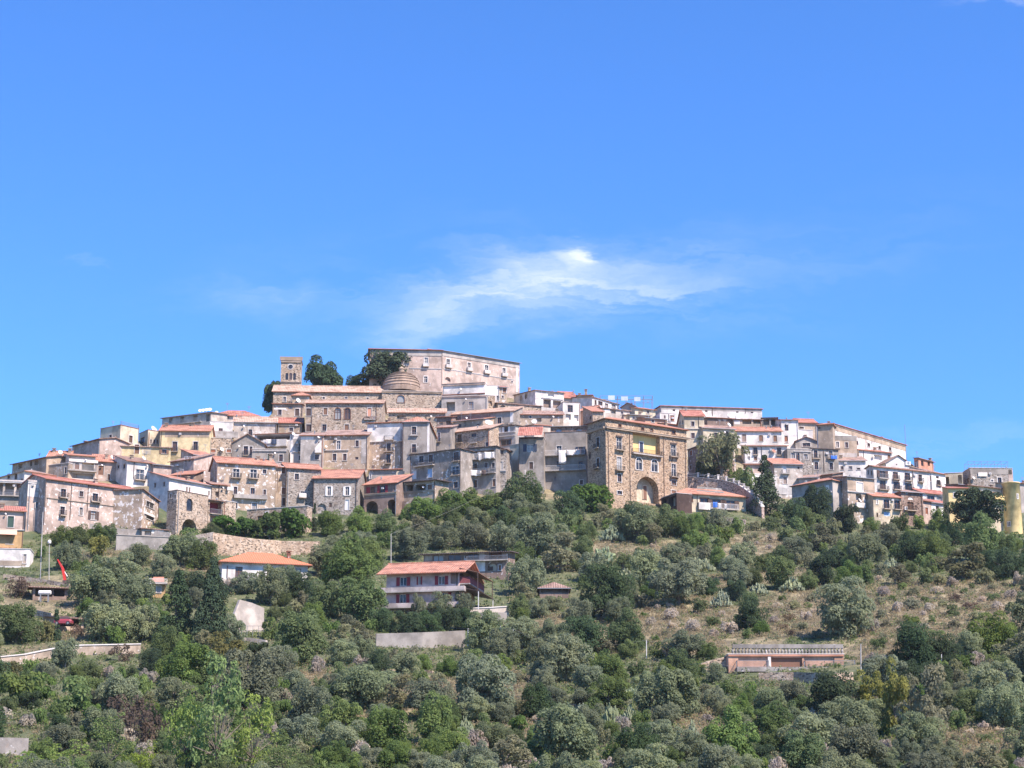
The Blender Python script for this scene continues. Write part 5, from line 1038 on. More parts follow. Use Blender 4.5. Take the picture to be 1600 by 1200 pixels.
# water tank
P = at(70, 927, Yf(70, 937) - 2.0); m_ = mpp(P); tk = empty('water_tank', P - Vector((0, 0, .9)), 0, 'white cylindrical tank lying on legs beside the dark open shed', 'tank')
mb = MB(); n = 16
mb.tube((-9 * m_, 0, 1.0), (9 * m_, 0, 1.0), 3.6 * m_, n=16); mb.tube((-10 * m_, 0, 1.0), (-9 * m_, 0, 1.0), 2.4 * m_, 3.6 * m_, 16); mb.tube((9 * m_, 0, 1.0), (10 * m_, 0, 1.0), 3.6 * m_, 2.4 * m_, 16); part('tank_body', mb, flat('pale'), tk)
for x in (-6, 6): mb = MB(); mb.box((x * m_ - .08, -.3, -.6), (x * m_ + .08, .3, 1.0)); part('leg', mb, flat('metal'), tk)
# red car in the carport
P = at(99, 977.5, Yf(99, 984) - 1.6); car = empty('parked_car', P, 0, 'dark red car parked nose out under the brown carport', 'car')
def loftx(prof):
    mb = MB()
    for x, pts in prof:
        for (y, z) in pts: mb.v.append((x, y, z))
    n = len(prof[0][1])
    for k in range(len(prof) - 1):
        for q in range(n): mb.f.append((k * n + q, (k + 1) * n + q, (k + 1) * n + (q + 1) % n, k * n + (q + 1) % n))
    mb.f.append(tuple(range(n))); mb.f.append(tuple(range(len(mb.v) - 1, len(mb.v) - n - 1, -1))); return mb
sec = lambda w_, z0, z1: [(-w_, z0), (w_, z0), (w_, z0 + (z1 - z0) * .55), (w_ * .82, z1), (-w_ * .82, z1), (-w_, z0 + (z1 - z0) * .55)]
part('body', loftx([(-1.35, sec(.7, .4, .75)), (-1.2, sec(.8, .3, .9)), (-.5, sec(.82, .28, .98)), (1.0, sec(.82, .28, .98)), (1.35, sec(.75, .38, .8))]), flat('maroon', .3, 0, .5), car)
part('cabin', loftx([(-.75, sec(.75, .95, 1.0)), (-.2, sec(.7, .95, 1.42)), (.75, sec(.7, .95, 1.42)), (1.2, sec(.74, .95, 1.0))]), glassmat(), car)
for x in (-.85, .85):
    for y in (-.8, .8):
        mb = MB(); mb.tube((x, y - .1, .3), (x, y + .1, .3), .3, n=14); wh = part('wheel', mb, flat('black'), car)
        mb = MB(); mb.tube((x, y - .115, .3), (x, y + .115, .3), .16, n=12); part('rim', mb, flat('metal'), wh)
# red crane arm
Yc = Yf(100, 912) - 1; base = at(104, 908, Yc); cr = empty('loader_crane', base, 0, 'red folding crane arm raised beside the left lane', 'crane')
mb = MB(); tip = at(90, 874, Yc) - base; mid = at(98, 888, Yc) - base
mb.tube((0, 0, -1), mid, .32, .28, 4); mb.tube(mid, tip, .24, .12, 4); part('arm', mb, flat('redp', .4), cr)
mb = MB(); mb.tube(mid + Vector((.35, 0, -.6)), Vector((.35, 0, .4)), .09); part('piston', mb, flat('pale'), cr); mb = MB(); mb.box((-.6, -.5, -1.2), (.6, .5, .1)); part('base', mb, flat('dbrown'), cr)
# red garden furniture on the hut deck
P = at(247, 905, Yf(246, 935) + 1.5); sf = empty('garden_sofa', P - Vector((0, 0, .5)), 0, 'coral red garden sofa on the deck of the yellowish hut', 'sofa'); mb = MB(); mb.box((-.9, -.4, 0), (.9, .4, .45)); part('seat', mb, flat('salmon'), sf)
mb = MB(); mb.box((-.9, .4, 0), (.9, .6, .95)); part('backrest', mb, flat('salmon'), sf)
for x in (-1.0, .9): mb = MB(); mb.box((x, -.4, 0), (x + .1, .4, .65)); part('armrest', mb, flat('salmon'), sf)

# ------------------------------------------------------------------ washing
def cloth(label, px0, py0, px1, py1, Y, mat, sag=0.06, group=None, name='hanging_laundry'):
    A = at(px0, py0, Y); B = at(px1, py1, Y); Wd, Hd = B.x - A.x, A.z - B.z; root_loc = Vector((A.x, Y, B.z)); mb = MB(); nx, nz = 10, 6
    for j in range(nz + 1):
        for i in range(nx + 1):
            x = Wd * i / nx; z = Hd * j / nz
            mb.v.append((x, .06 * math.sin(x * 5 + 1) * (1 - j / nz) + .03 * math.sin(9 * x), z - .1 * math.sin(math.pi * i / nx) - (.06 * math.sin(x * 6) * (1 - j / nz))))
    for j in range(nz):
        for i in range(nx): k = j * (nx + 1) + i; mb.f.append((k, k + 1, k + nx + 2, k + nx + 1))
    o = part(name, mb, mat); o.location = root_loc; tag(o, label, 'laundry', group); md = o.modifiers.new('thickness', 'SOLIDIFY'); md.thickness = .02
    for p in o.data.polygons: p.use_smooth = True
    return o
def Yface(root, px, py, out=1.2):
    _, fc, W, Hh, D, P0, a = find(root); s, z = fc.sw(px, py); r = ray(px, py); q = r * (fc.Q.dot(fc.n) / r.dot(fc.n)); return q.y - out
byl = {h[0]['label']: h[0] for h in HOUSES if h[0].get('label')}
def hb(start): return next(v for k, v in byl.items() if k.startswith(start))
g2, g1, rb = hb('grey house with two long balconies'), hb('grey rendered house with two laundry'), rs
cloth('large white sheet hanging low from the upper long balcony', 873, 703.5, 884.5, 724, Yface(g2, 878, 710, 1.3), wallmat('k:white'))
cloth('wide white washing folded over the upper long balcony rail', 886, 703, 899, 711, Yface(g2, 890, 707, 1.3), wallmat('k:white'))
cloth('white cloth at the right end of the upper long balcony', 900, 702.5, 907, 710, Yface(g2, 904, 707, 1.3), wallmat('k:pale'))
cloth('white sheet draped along the upper laundry balcony of the shaded row', 757, 706, 772, 716, Yface(g1, 765, 712, 1.1), wallmat('k:white'))
cloth('narrow white towel on the upper laundry balcony of the shaded row', 748, 709, 752, 719, Yface(g1, 750, 714, 1.1), wallmat('k:white'))
cloth('white sheet sagging from the lower laundry balcony', 735, 734, 752, 743, Yface(g1, 743, 738, 1.1), wallmat('k:white'))
cloth('dark cloth beside the white sheet on the lower laundry balcony', 753, 734, 763, 741, Yface(g1, 757, 737, 1.1), flat('dbrown'))
cloth('bright blue towel drying in front of the solar roofed house', 1114, 784, 1121, 793, Yface(rb, 1117, 788, 1.3), flat('blue'))
cloth('white shirt drying next to the blue towel', 1122.5, 786, 1127, 795, Yface(rb, 1125, 790, 1.3), wallmat('k:white'))
cloth('white cloth drying at the right of the solar roofed house', 1132, 787, 1136, 795, Yface(rb, 1134, 790, 1.3), wallmat('k:pale'))
wt = hb('house with a dark roofed terrace')
cloth('white and dark washing on the dark roofed terrace', 416, 686, 423, 693, Yface(wt, 420, 690, 1.5), wallmat('k:white'))
cloth('navy washing on the dark roofed terrace', 424, 686, 432, 694, Yface(wt, 428, 690, 1.5), flat('navy'))
bc = hb('two storey grey house with balcony doors')
cloth('bright blue cloth on the balcony rail of the two storey grey house', 1298, 711.5, 1308, 717, Yface(bc, 1303, 714, 1.0), flat('blue'))

# ------------------------------------------------------------------ poles and wires
def pole(label, px, ytop, ybot, r=.11, mat='pale', lean=0, arm=False, lamp=False, cat='pole', name='utility_pole', Y=None):
    Y = Y or Yf(px, ybot); B = at(px, ybot, Y); T_ = at(px + lean, ytop, Y); root = empty(name, B, 0, label, cat); mb = MB(); d = T_ - B
    mb.tube((0, 0, -1), d, r, r * .7, 8); part('shaft', mb, flat(mat), root)
    if arm: mb = MB(); mb.box(d + Vector((-.6, -.05, -.3)), d + Vector((.6, .05, -.2))); part('crossarm', mb, flat('metal'), root)
    if lamp: mb = MB(); mb.lathe([(.01, d.z), (.28, d.z + .1), (.34, d.z + .4), (.2, d.z + .7), (.01, d.z + .75)], 12, (d.x, d.y)); part('lamp_globe', mb, flat('pale'), root)
    return T_
T1 = pole('tall pale pole at the upper left corner of the villa roof', 611, 834, 884, .09, 'lgrey')
T2 = pole('pale pole in front of the grey house with navy shutters', 820.5, 734, 768)
T3 = pole('thin pole beside the right end of the garden retaining wall', 782, 978, 1012, .08)
T4 = pole('leaning dark pole right of the villa terrace trees', 803, 983, 1020, .08, lean=-1)
T5 = pole('pale pole just right of the peach garage block', 1345, 1006, 1058, .09, 'lgrey')
T6 = pole('dark leaning pole at the left end of the peach garage block', 1114, 1034, 1068, .1, 'dbrown', -4)
T7 = pole('very tall pale lamp pole in front of the narrow pink house', 63, 800, 903, .085, 'lgrey', lean=4, cat='lamp post', name='lamp_post')
T8 = pole('street lamp with white globes on the left lane', 77, 850, 907, .07, 'lgrey', lamp=True, cat='lamp post', name='lamp_post')
T9 = pole('white gate post at the end of the garden retaining wall', 731.5, 982, 1014, .14, 'pale', cat='post', name='gate_post')
T10 = pole('short pole on the brow below the shaded row', 786, 768, 780, .08)
T11 = pole('lone pole on the scrub slope left of the peach garage', 1010, 1000, 1028, .07)
T12 = pole('pole standing among dry grass at the right edge slope', 1471, 1022, 1048, .07)
def wire(label, P, Q, sag=1.0, r=.013):
    mb = MB(); N = 16; P = Vector(P); Q = Vector(Q); prev = None
    for k in range(N + 1):
        s = k / N; p = P.lerp(Q, s) - P; p.z -= sag * 4 * s * (1 - s)
        if prev is not None: mb.tube(prev, p, r, n=4, cap=False)
        prev = p
    o = part('overhead_cable', mb, flat('grey')); o.location = P; tag(o, label, 'cable'); return o
wire('overhead cable climbing from the villa pole to the brow of the hill', T1, T2, 1.2)
wire('overhead cable from the pole by the villa terrace down to the garage', T4, T6, 2.5)
wire('thin overhead cable between the leaning villa pole and the scrub slope pole', T4, T11, 1.5)
wire('overhead cable across the villa garden hedge', at(640, 965, 322), T3, 1.0)
wire('overhead cable passing in front of the garage terrace', T6, at(1345, 1046, T5.y), 1.0)
wire('overhead cable from the garage pole towards the right edge', at(1345, 1050, T5.y), at(1640, 1075, 262), 1.2)

# ------------------------------------------------------------------ the thin summer haze over the valley
hz = MB(); hz.box((-4200, -1000, -260), (4200, 8200, 185)); hm = bpy.data.materials.new('haze'); hm.use_nodes = True; ht = NT(hm.node_tree); ht.n.clear()
pv = ht.add('ShaderNodeVolumePrincipled', {'Color': (.80, .88, 1.0, 1), 'Density': 0.00005, 'Anisotropy': 0.0}); ht.l.new(pv.outputs[0], ht.add('ShaderNodeOutputMaterial').inputs['Volume'])
part('haze', hz, hm)['kind'] = 'stuff'
# ------------------------------------------------------------------ vegetation
rng = np.random.default_rng(7)
def leafmat(name, col, var=0.5, trans=0.5):
    m, t, b = new_mat(name)
    oi = t.add('ShaderNodeObjectInfo').outputs['Random']
    pos = t.add('ShaderNodeNewGeometry').outputs['Position']
    n = t.noise(pos, 0.9, 3, 0.6)
    f = t.noise(pos, 7.0, 2, 0.5)
    c = t.mix(t.sstep(n, 0.35, 0.65), mul(col, 0.82), mul((col[0] * 1.12, col[1] * 1.05, col[2] * .9), 1.12))
    c = t.mix(t.m('MULTIPLY', t.sstep(f, 0.5, 0.75), 0.4), c, (col[0] * 1.5, col[1] * 1.4, col[2] * 1.3))
    hs = t.add('ShaderNodeHueSaturation', {'Hue': t.m('ADD', 0.5 - 0.015, t.m('MULTIPLY', oi, 0.03)), 'Saturation': t.m('ADD', 0.85, t.m('MULTIPLY', t.m('FRACT', t.m('MULTIPLY', oi, 7.3)), 0.3)),
                                             'Value': t.m('ADD', 1 - var / 2, t.m('MULTIPLY', t.m('FRACT', t.m('MULTIPLY', oi, 3.7)), var)), 'Color': c})
    d = t.add('ShaderNodeBsdfDiffuse', {'Color': hs.outputs[0]}); tr = t.add('ShaderNodeBsdfTranslucent', {'Color': hs.outputs[0]})
    mx = t.add('ShaderNodeMixShader', {0: trans, 1: d.outputs[0], 2: tr.outputs[0]})
    t.l.new(mx.outputs[0], t.n['Material Output'].inputs[0])
    return m
bark = None
def barkmat():
    m, t, b = new_mat('bark'); pos = t.add('ShaderNodeNewGeometry').outputs['Position']
    t.l.new(t.mix(t.noise(t.mapv(pos, (3, 3, .8)), 2.0, 4), (.10, .08, .06), (.24, .20, .165)), b.inputs['Base Color']); return m
bark = barkmat()
LM = dict(olive=leafmat('olive leaves', (.228, .266, .172)), broad=leafmat('broad leaves', (.158, .218, .090)), fig=leafmat('fig leaves', (.105, .185, .050)),
          dark=leafmat('dark evergreen leaves', (.085, .128, .074)), pine=leafmat('pine needles', (.056, .086, .050), .2, .1), lime=leafmat('young bright leaves', (.215, .295, .095)),
          gold=leafmat('yellow green foliage', (.20, .205, .085)), euc=leafmat('grey brown gum leaves', (.22, .225, .15)), conifer=leafmat('conifer needles', (.058, .085, .052), .2, .1), weed=leafmat('weedy leaves', (.17, .215, .10)), rusty=leafmat('reddish brown twigs', (.175, .135, .105)),
          pale=leafmat('silver scrub leaves', (.46, .41, .36)), dry=leafmat('dry stalks', (.43, .36, .215)), sage=leafmat('sage scrub leaves', (.225, .235, .155)), cactus=leafmat('cactus pads', (.23, .27, .18), .2, 0))

def quads_mesh(name, C, Nn, S, mat, asp=1.6, rg=None):
    rg = rg or rng; n = len(C)
    Nn = Nn / np.maximum(np.linalg.norm(Nn, axis=1, keepdims=True), 1e-6)
    A = np.cross(Nn, rg.normal(size=(n, 3))); A /= np.maximum(np.linalg.norm(A, axis=1, keepdims=True), 1e-6); B = np.cross(Nn, A)
    a = A * (S * asp / 2)[:, None]; b = B * (S / 2)[:, None]
    V = np.stack([C - a, C + b * .9 - a * .1, C + a, C - b * .9 - a * .1], axis=1).reshape(-1, 3)
    me = bpy.data.meshes.new(name); me.vertices.add(n * 4); me.vertices.foreach_set('co', V.astype(np.float32).ravel())
    me.loops.add(n * 4); me.loops.foreach_set('vertex_index', np.arange(n * 4, dtype=np.int32))
    me.polygons.add(n); me.polygons.foreach_set('loop_start', np.arange(0, n * 4, 4, dtype=np.int32)); me.polygons.foreach_set('loop_total', np.full(n, 4, dtype=np.int32))
    me.update(); me.materials.append(mat); return me

def crown(seed, asp, z0, nl, n, leaf, lr, shape='round', flat=0.75, inner=.62, rough=.55):
    """leaf quads gathered on irregular lobes; crown of radius 1 between heights z0*asp and asp"""
    r = np.random.default_rng(seed); L = []
    hc = (asp * (1 - z0)) / 2; zc = asp * z0 + hc
    for k in range(nl):
        d = r.normal(size=3); d /= np.linalg.norm(d)
        if shape == 'round':
            q = r.uniform(.30, .95); p = np.array([d[0] * q * (1.15 if seed % 2 else .95) + .12 * math.sin(seed), d[1] * q * (.85 if seed % 3 else 1.1), zc + d[2] * hc * q * .95 - hc * .06]); rad = lr * r.uniform(.6, 1.25) * (1.15 - .35 * q)
        elif shape == 'cone':
            z = r.uniform(0, 1) ** 1.3; an = r.uniform(0, 6.28); w_ = (1 - z) ** 1.0 * r.uniform(.40, .80); p = np.array([math.cos(an) * w_, math.sin(an) * w_, asp * (z0 + (1 - z0) * z * .93)]); rad = lr * (1.15 - .7 * z) * r.uniform(.7, 1.15)
        elif shape == 'umbrella':
            an = r.uniform(0, 6.28); q = math.sqrt(r.uniform(0, .62)); p = np.array([math.cos(an) * q, math.sin(an) * q, zc + hc * (.55 * (1 - q * q) - .25 + r.uniform(-.35, .3))]); rad = lr * r.uniform(.7, 1.15)
        elif shape == 'tier':
            lev = k % 7; z = lev / 6.5; an = r.uniform(0, 6.28); q = (1 - z * .85) * r.uniform(.3, .85); p = np.array([math.cos(an) * q, math.sin(an) * q, asp * (z0 + (1 - z0) * (.06 + z * .9))]); rad = lr * (1.1 - .6 * z)
        L.append((p, rad))
    per = n // nl; Cs, Ns = [], []
    for p, rad in L:
        d = r.normal(size=(per, 3)); d /= np.linalg.norm(d, axis=1, keepdims=True)
        d[:, 2] = np.where(d[:, 2] < -.5, -d[:, 2], d[:, 2])
        q = r.uniform(inner, 1.0, size=(per, 1)) ** .6
        fl = flat if shape != 'tier' else .34
        Cs.append(p + d * q * rad * np.array([1, 1, fl])); Ns.append(d * (1 - rough) * 1.6 + r.normal(size=(per, 3)) * rough * .75 + np.array([0, 0, .42]))
    C = np.concatenate(Cs); rr_ = np.percentile(np.hypot(C[:, 0], C[:, 1]), 96); C[:, :2] /= rr_
    zt_ = np.percentile(C[:, 2], 99.5); zb_ = np.percentile(C[:, 2], 1); zw = max(asp * z0, 0.0); C[:, 2] = zw + (C[:, 2] - zb_) * (asp - zw) / (zt_ - zb_)
    L = [(np.array([p[0] / rr_, p[1] / rr_, max(.02, zw + (p[2] - zb_) * (asp - zw) / (zt_ - zb_))]), q) for p, q in L]; Nn = np.concatenate(Ns); S = leaf * r.uniform(.6, 1.35, size=len(C))
    return C, Nn, S, L

KIND = {  # aspect, crown start, lobes, leaves, leaf size, lobe radius, shape, material, variants, trunk radius
    'olive_tree': (1.35, .06, 42, 13000, .050, .35, 'round', 'olive', 9, .10), 'broadleaf_tree': (1.5, .03, 42, 12000, .052, .36, 'round', 'broad', 5, .08),
    'fig_tree': (1.25, .02, 22, 2600, .12, .38, 'round', 'fig', 3, .07), 'carob_tree': (1.35, .02, 38, 11000, .052, .36, 'round', 'dark', 4, .09),
    'stone_pine': (1.75, .10, 44, 15000, .070, .38, 'round', 'pine', 3, .08), 'umbrella_pine': (2.2, .24, 64, 16000, .062, .34, 'round', 'pine', 1, .07),
    'aleppo_pine': (2.9, .08, 60, 9000, .070, .40, 'cone', 'conifer', 2, .09), 'cedar_tree': (3.4, .05, 64, 8000, .075, .44, 'cone', 'conifer', 1, .09),
    'cypress_tree': (6.0, .02, 30, 2600, .22, .75, 'cone', 'dark', 1, .2), 'locust_sapling': (2.2, .0, 70, 3000, .058, .24, 'round', 'lime', 4, .045),
    'acacia_tree': (1.9, .18, 22, 3200, .075, .32, 'round', 'gold', 2, .06), 'gum_tree': (1.9, .14, 26, 3600, .075, .32, 'round', 'euc', 2, .07),
    'airy_tree': (1.25, .10, 44, 3600, .065, .28, 'round', 'sage', 2, .07), 'dead_bush': (1.2, 0, 18, 1500, .08, .38, 'round', 'rusty', 3, .05),
    'shrub': (1.0, 0, 14, 1500, .11, .42, 'round', 'broad', 5, .05), 'pale_shrub': (.85, 0, 14, 1300, .10, .42, 'round', 'pale', 4, .05), 'sage_shrub': (.95, 0, 14, 1400, .11, .42, 'round', 'sage', 4, .05),
    'yellow_shrub': (1.1, 0, 14, 1500, .11, .42, 'round', 'gold', 2, .05)}
CACHE = {}
def crown_mesh(kind, v):
    k = (kind, v)
    if k not in CACHE:
        asp, z0, nl, n, leaf, lr, shape, mt, nv, trr = KIND[kind]
        C, Nn, S, L = crown(hash_(kind) + v * 17, asp, z0, nl, n, leaf, lr, shape)
        cm = quads_mesh(kind + '_crown', C, Nn, S, LM[mt])
        tb = MB(); r = random.Random(v + 5); top = asp * max(z0, .1) + asp * .18
        bx, by = r.uniform(-.08, .08), r.uniform(-.08, .08)
        tb.tube((0, 0, -.4), (bx, by, top), trr, trr * .7, 8)
        for p, rad in L[::3]: tb.tube((bx, by, top * r.uniform(.75, 1.0)), tuple(p), trr * .45, trr * .12, 5, False)
        if asp > 2.5: tb.tube((bx, by, top), (0, 0, asp * .93), trr * .7, trr * .1, 6)
        tm = tb.mesh(kind + '_trunk'); tm.materials.append(bark)
        CACHE[k] = (cm, tm, asp)
    return CACHE[k]
def hash_(s): return sum((i + 3) * ord(c) for i, c in enumerate(s)) % 9973
TREES = []
rnd = random.Random(11)
def plant(kind, px, py, wpx, hpx, label=None, cat='tree', Y=None, group=None, z=None, v=None):
    if Y: P = at(px, py, Y)
    else: P = ground(px, py)
    m_ = mpp(P); R = wpx / 2 * m_; Hm = hpx * m_
    nv = KIND[kind][8]; v = rnd.randrange(nv) if v is None else v
    cm, tm, asp = crown_mesh(kind, v)
    root = empty(kind, P, rnd.uniform(0, 6.28), label, cat, group); root.scale = (R, R * rnd.uniform(.85, 1.1), Hm / asp)
    c = bpy.data.objects.new('crown', cm); COL.objects.link(c); c.parent = root
    if kind not in ('shrub', 'pale_shrub', 'sage_shrub', 'yellow_shrub'):
        tk = bpy.data.objects.new('trunk', tm); COL.objects.link(tk); tk.parent = root
    TREES.append((root, kind, px, py, wpx, hpx, label)); return root

# trees that stand out in the photograph
plant('stone_pine', 504, 620, 62, 65, 'round dark pine just right of the bell tower', Y=548, v=0)
plant('stone_pine', 596, 620, 84, 74, 'largest dark pine on the summit, in front of the castle left wing', Y=531, v=1)
plant('stone_pine', 559, 622, 34, 36, 'lower left bough pine joining the largest summit pine', Y=533, v=2)
plant('stone_pine', 425, 648, 34, 54, 'small dark pine at the left of the church nave', Y=534, v=2)
plant('broadleaf_tree', 648, 612, 22, 42, 'thin olive green tree between the dome and the castle', Y=534)
plant('cedar_tree', 1197, 802, 50, 92, 'dark layered cedar right of the curving ramp', Y=444)
plant('airy_tree', 1126, 752, 86, 82, 'large airy grey green tree above the curving ramp', Y=461, v=0)
plant('carob_tree', 1099, 752, 34, 30, 'dark bushy tree under the airy tree beside the palazzo', Y=463)
plant('shrub', 1171, 772, 34, 40, 'green creeper bush behind the ramp balusters', 'shrub', Y=455)
plant('shrub', 1150, 764, 34, 34, 'green bush left of the creeper bush behind the ramp balusters', 'shrub', Y=462)
plant('umbrella_pine', 1526, 850, 80, 88, 'dark spreading pine in front of the yellow house', Y=418)
plant('aleppo_pine', 276, 1004, 62, 114, 'left of the two tall dark conifers below the white bungalow', v=0)
plant('aleppo_pine', 329, 1014, 62, 144, 'right and taller of the two dark conifers below the white bungalow', v=1)
plant('olive_tree', 358, 1010, 46, 52, 'grey olive tree covering the left end of the white driveway wall')
plant('shrub', 420, 1002, 32, 36, 'green bush at the right end of the white driveway wall', 'shrub')
plant('cypress_tree', 86, 1000, 18, 48, 'slim dark cypress beside the brown carport')
plant('acacia_tree', 1402, 1160, 66, 126, 'yellow green acacia at the lower right', v=0)
plant('acacia_tree', 1362, 1130, 56, 80, 'lower yellow green acacia right of the garage pole', v=1)
plant('gum_tree', 1450, 1178, 84, 136, 'grey brown gum tree with a bare forked trunk at the lower right', v=0)
plant('gum_tree', 1418, 1150, 60, 90, 'smaller gum tree between the acacia and the forked gum tree', v=1)
plant('fig_tree', 928, 800, 62, 44, 'bright green bush tree at the left foot of the palazzo')
plant('broadleaf_tree', 818, 802, 66, 66, 'round dark green tree around the pale pole under the grey house')
plant('carob_tree', 1275, 822, 60, 62, 'dark fig tree in front of the broad shaded grey wall', v=1)
plant('carob_tree', 1240, 824, 44, 46, 'small dark tree left of the fig tree by the shaded grey wall', v=2)
plant('carob_tree', 1325, 832, 54, 44, 'dark tree at the foot of the corner stone house', v=3)
plant('broadleaf_tree', 1470, 838, 40, 42, 'fresh green tree under the low white wing')
for x, y, w_, h_, lb in ((700, 806, 64, 42, 'dark ivy like bush left of centre under the shaded row'), (660, 812, 56, 36, 'dark green bush at the right of the stone arches'), (735, 800, 60, 38, 'dark green bush under the laundry balconies'), (765, 802, 50, 34, 'dark green bush right of the one under the laundry balconies')):
    plant('broadleaf_tree', x, y, w_, h_, lb)
for x, y, w_, h_, lb in ((350, 838, 50, 30, 'lemon tree at the left of the terrace garden under the tan house'), (384, 838, 46, 30, 'lemon tree under the low ruined garden wall, second from the left'), (420, 842, 50, 42, 'tall yellow green citrus tree in the terrace garden'), (452, 840, 54, 44, 'broad yellow green citrus tree right of the tall one in the terrace garden')):
    plant('fig_tree', x, y, w_, h_, lb)
plant('broadleaf_tree', 330, 842, 34, 24, 'small dark bush by the old archway')
plant('broadleaf_tree', 520, 838, 48, 40, 'dark leafy tree in front of the stone house with white shutters')
plant('broadleaf_tree', 560, 836, 52, 44, 'dark leafy tree at the corner of the stone house with white shutters')
plant('broadleaf_tree', 600, 834, 48, 38, 'dark leafy tree under the stone arches')
plant('cypress_tree', 491, 832, 10, 44, 'thin dark cypress left of the stone house with white shutters')
ivy_ = [(95, 852, 40, 32), (122, 852, 44, 34), (150, 850, 44, 32), (172, 850, 30, 32)]
for k, (x, y, w_, h_) in enumerate(ivy_): plant('broadleaf_tree', x, y, w_, h_, ['leftmost', 'second', 'third', 'rightmost'][k] + ' of the four ivy clad bushes under the long stained house')
plant('yellow_shrub', 152, 872, 42, 34, 'yellow green bush under the ivy clad bushes', 'shrub')
plant('olive_tree', 106, 890, 46, 44, 'grey olive tree beside the left lane lamp post')
plant('olive_tree', 146, 950, 82, 62, 'large dark olive tree right of the dark open shed')
plant('olive_tree', 206, 952, 66, 52, 'round olive tree between the open shed and the tall conifers')
plant('olive_tree', 172, 1002, 88, 66, 'large leaning olive tree above the roadside wall')
plant('olive_tree', 222, 1000, 60, 56, 'olive tree just left of the tall conifers')
plant('broadleaf_tree', 24, 1006, 70, 60, 'bushy green tree at the left edge below the sheds')
plant('olive_tree', 102, 1042, 48, 44, 'small pale olive in front of the roadside wall')
plant('dead_bush', 186, 1034, 40, 26, 'bare twiggy bush against the roadside wall', 'shrub')
plant('dead_bush', 24, 932, 42, 34, 'grey scrubby bush left of the dark open shed', 'shrub')
plant('yellow_shrub', 72, 1004, 26, 34, 'yellowing bush left of the slim cypress', 'shrub')
for k, (x, y, w_, h_) in enumerate([(655, 972, 32, 44), (689, 971, 40, 46), (725, 968, 32, 44)]):
    plant('olive_tree', x, y, w_, h_, ['left', 'middle', 'right'][k] + ' small olive tree against the villa front')
hed = [(600, 988, 46, 38), (632, 990, 44, 36), (664, 988, 46, 34), (696, 986, 44, 36), (724, 984, 38, 36)]
for k, (x, y, w_, h_) in enumerate(hed): plant('carob_tree', x, y, w_, h_, ['leftmost', 'second', 'middle', 'fourth', 'rightmost'][k] + ' dark bush of the hedge along the villa garden wall')
plant('olive_tree', 424, 946, 58, 62, 'big grey olive tree hiding the front of the white bungalow')
plant('olive_tree', 444, 930, 44, 46, 'olive tree leaning over the white bungalow wall')
plant('carob_tree', 462, 940, 54, 46, 'dark glossy tree at the right corner of the white bungalow')
plant('broadleaf_tree', 545, 918, 92, 84, 'largest drooping green tree between the bungalow and the villa')
plant('olive_tree', 505, 900, 66, 48, 'olive tree just right of the white bungalow roof')
plant('olive_tree', 820, 930, 66, 62, 'silvery olive tree right of the villa')
plant('olive_tree', 815, 1014, 70, 50, 'olive tree below the villa side terrace')
plant('olive_tree', 905, 988, 54, 54, 'rounded olive tree below the mossy tiled hut')
plant('carob_tree', 945, 968, 84, 88, 'large dark evergreen right of the mossy tiled hut')
plant('carob_tree', 1172, 985, 52, 56, 'lone dark round tree on the scrub slope above the garage')
plant('olive_tree', 1320, 998, 90, 92, 'large olive tree on the dry slope above the garage')
plant('olive_tree', 1060, 945, 90, 72, 'broad double olive tree above the pale scrub')
plant('fig_tree', 809, 1152, 32, 30, 'small bright round bush at the bottom centre', 'shrub')
plant('carob_tree', 990, 1196, 72, 62, 'dark green domed tree at the bottom, right of centre')
plant('carob_tree', 840, 1126, 56, 60, 'dark green tree in the bottom centre')
plant('dead_bush', 200, 1150, 84, 66, 'reddish brown half dead tree at the lower left', 'tree')
plant('dead_bush', 232, 1178, 66, 80, 'grey brown half dead tree right of the reddish one', 'tree')
plant('yellow_shrub', 22, 1066, 34, 30, 'lime green bush at the left edge of the lower slope', 'shrub')
plant('broadleaf_tree', 288, 1074, 84, 68, 'dense fresh green tree under the tall conifers')
plant('acacia_tree', 352, 1056, 74, 70, 'yellowish bushy tree right of the dense fresh green tree', v=1)
sap = [(335, 1226, 110, 205, 'tallest light green sapling in the bottom left foreground'), (288, 1222, 84, 165, 'light green sapling left of the tallest one'), (392, 1222, 96, 140, 'light green sapling right of the tallest one'),
       (170, 1222, 70, 100, 'light green sapling under the reddish tree'), (110, 1226, 84, 70, 'bright lime bush at the bottom left edge'), (220, 1226, 70, 64, 'bright lime bush between the foreground saplings'), (440, 1226, 84, 84, 'bright lime bush at the right of the foreground saplings'), (40, 1212, 50, 36, 'low lime bush in the bottom left corner')]
for x, y, w_, h_, lb in sap: plant('locust_sapling', x, y, w_, h_, lb)
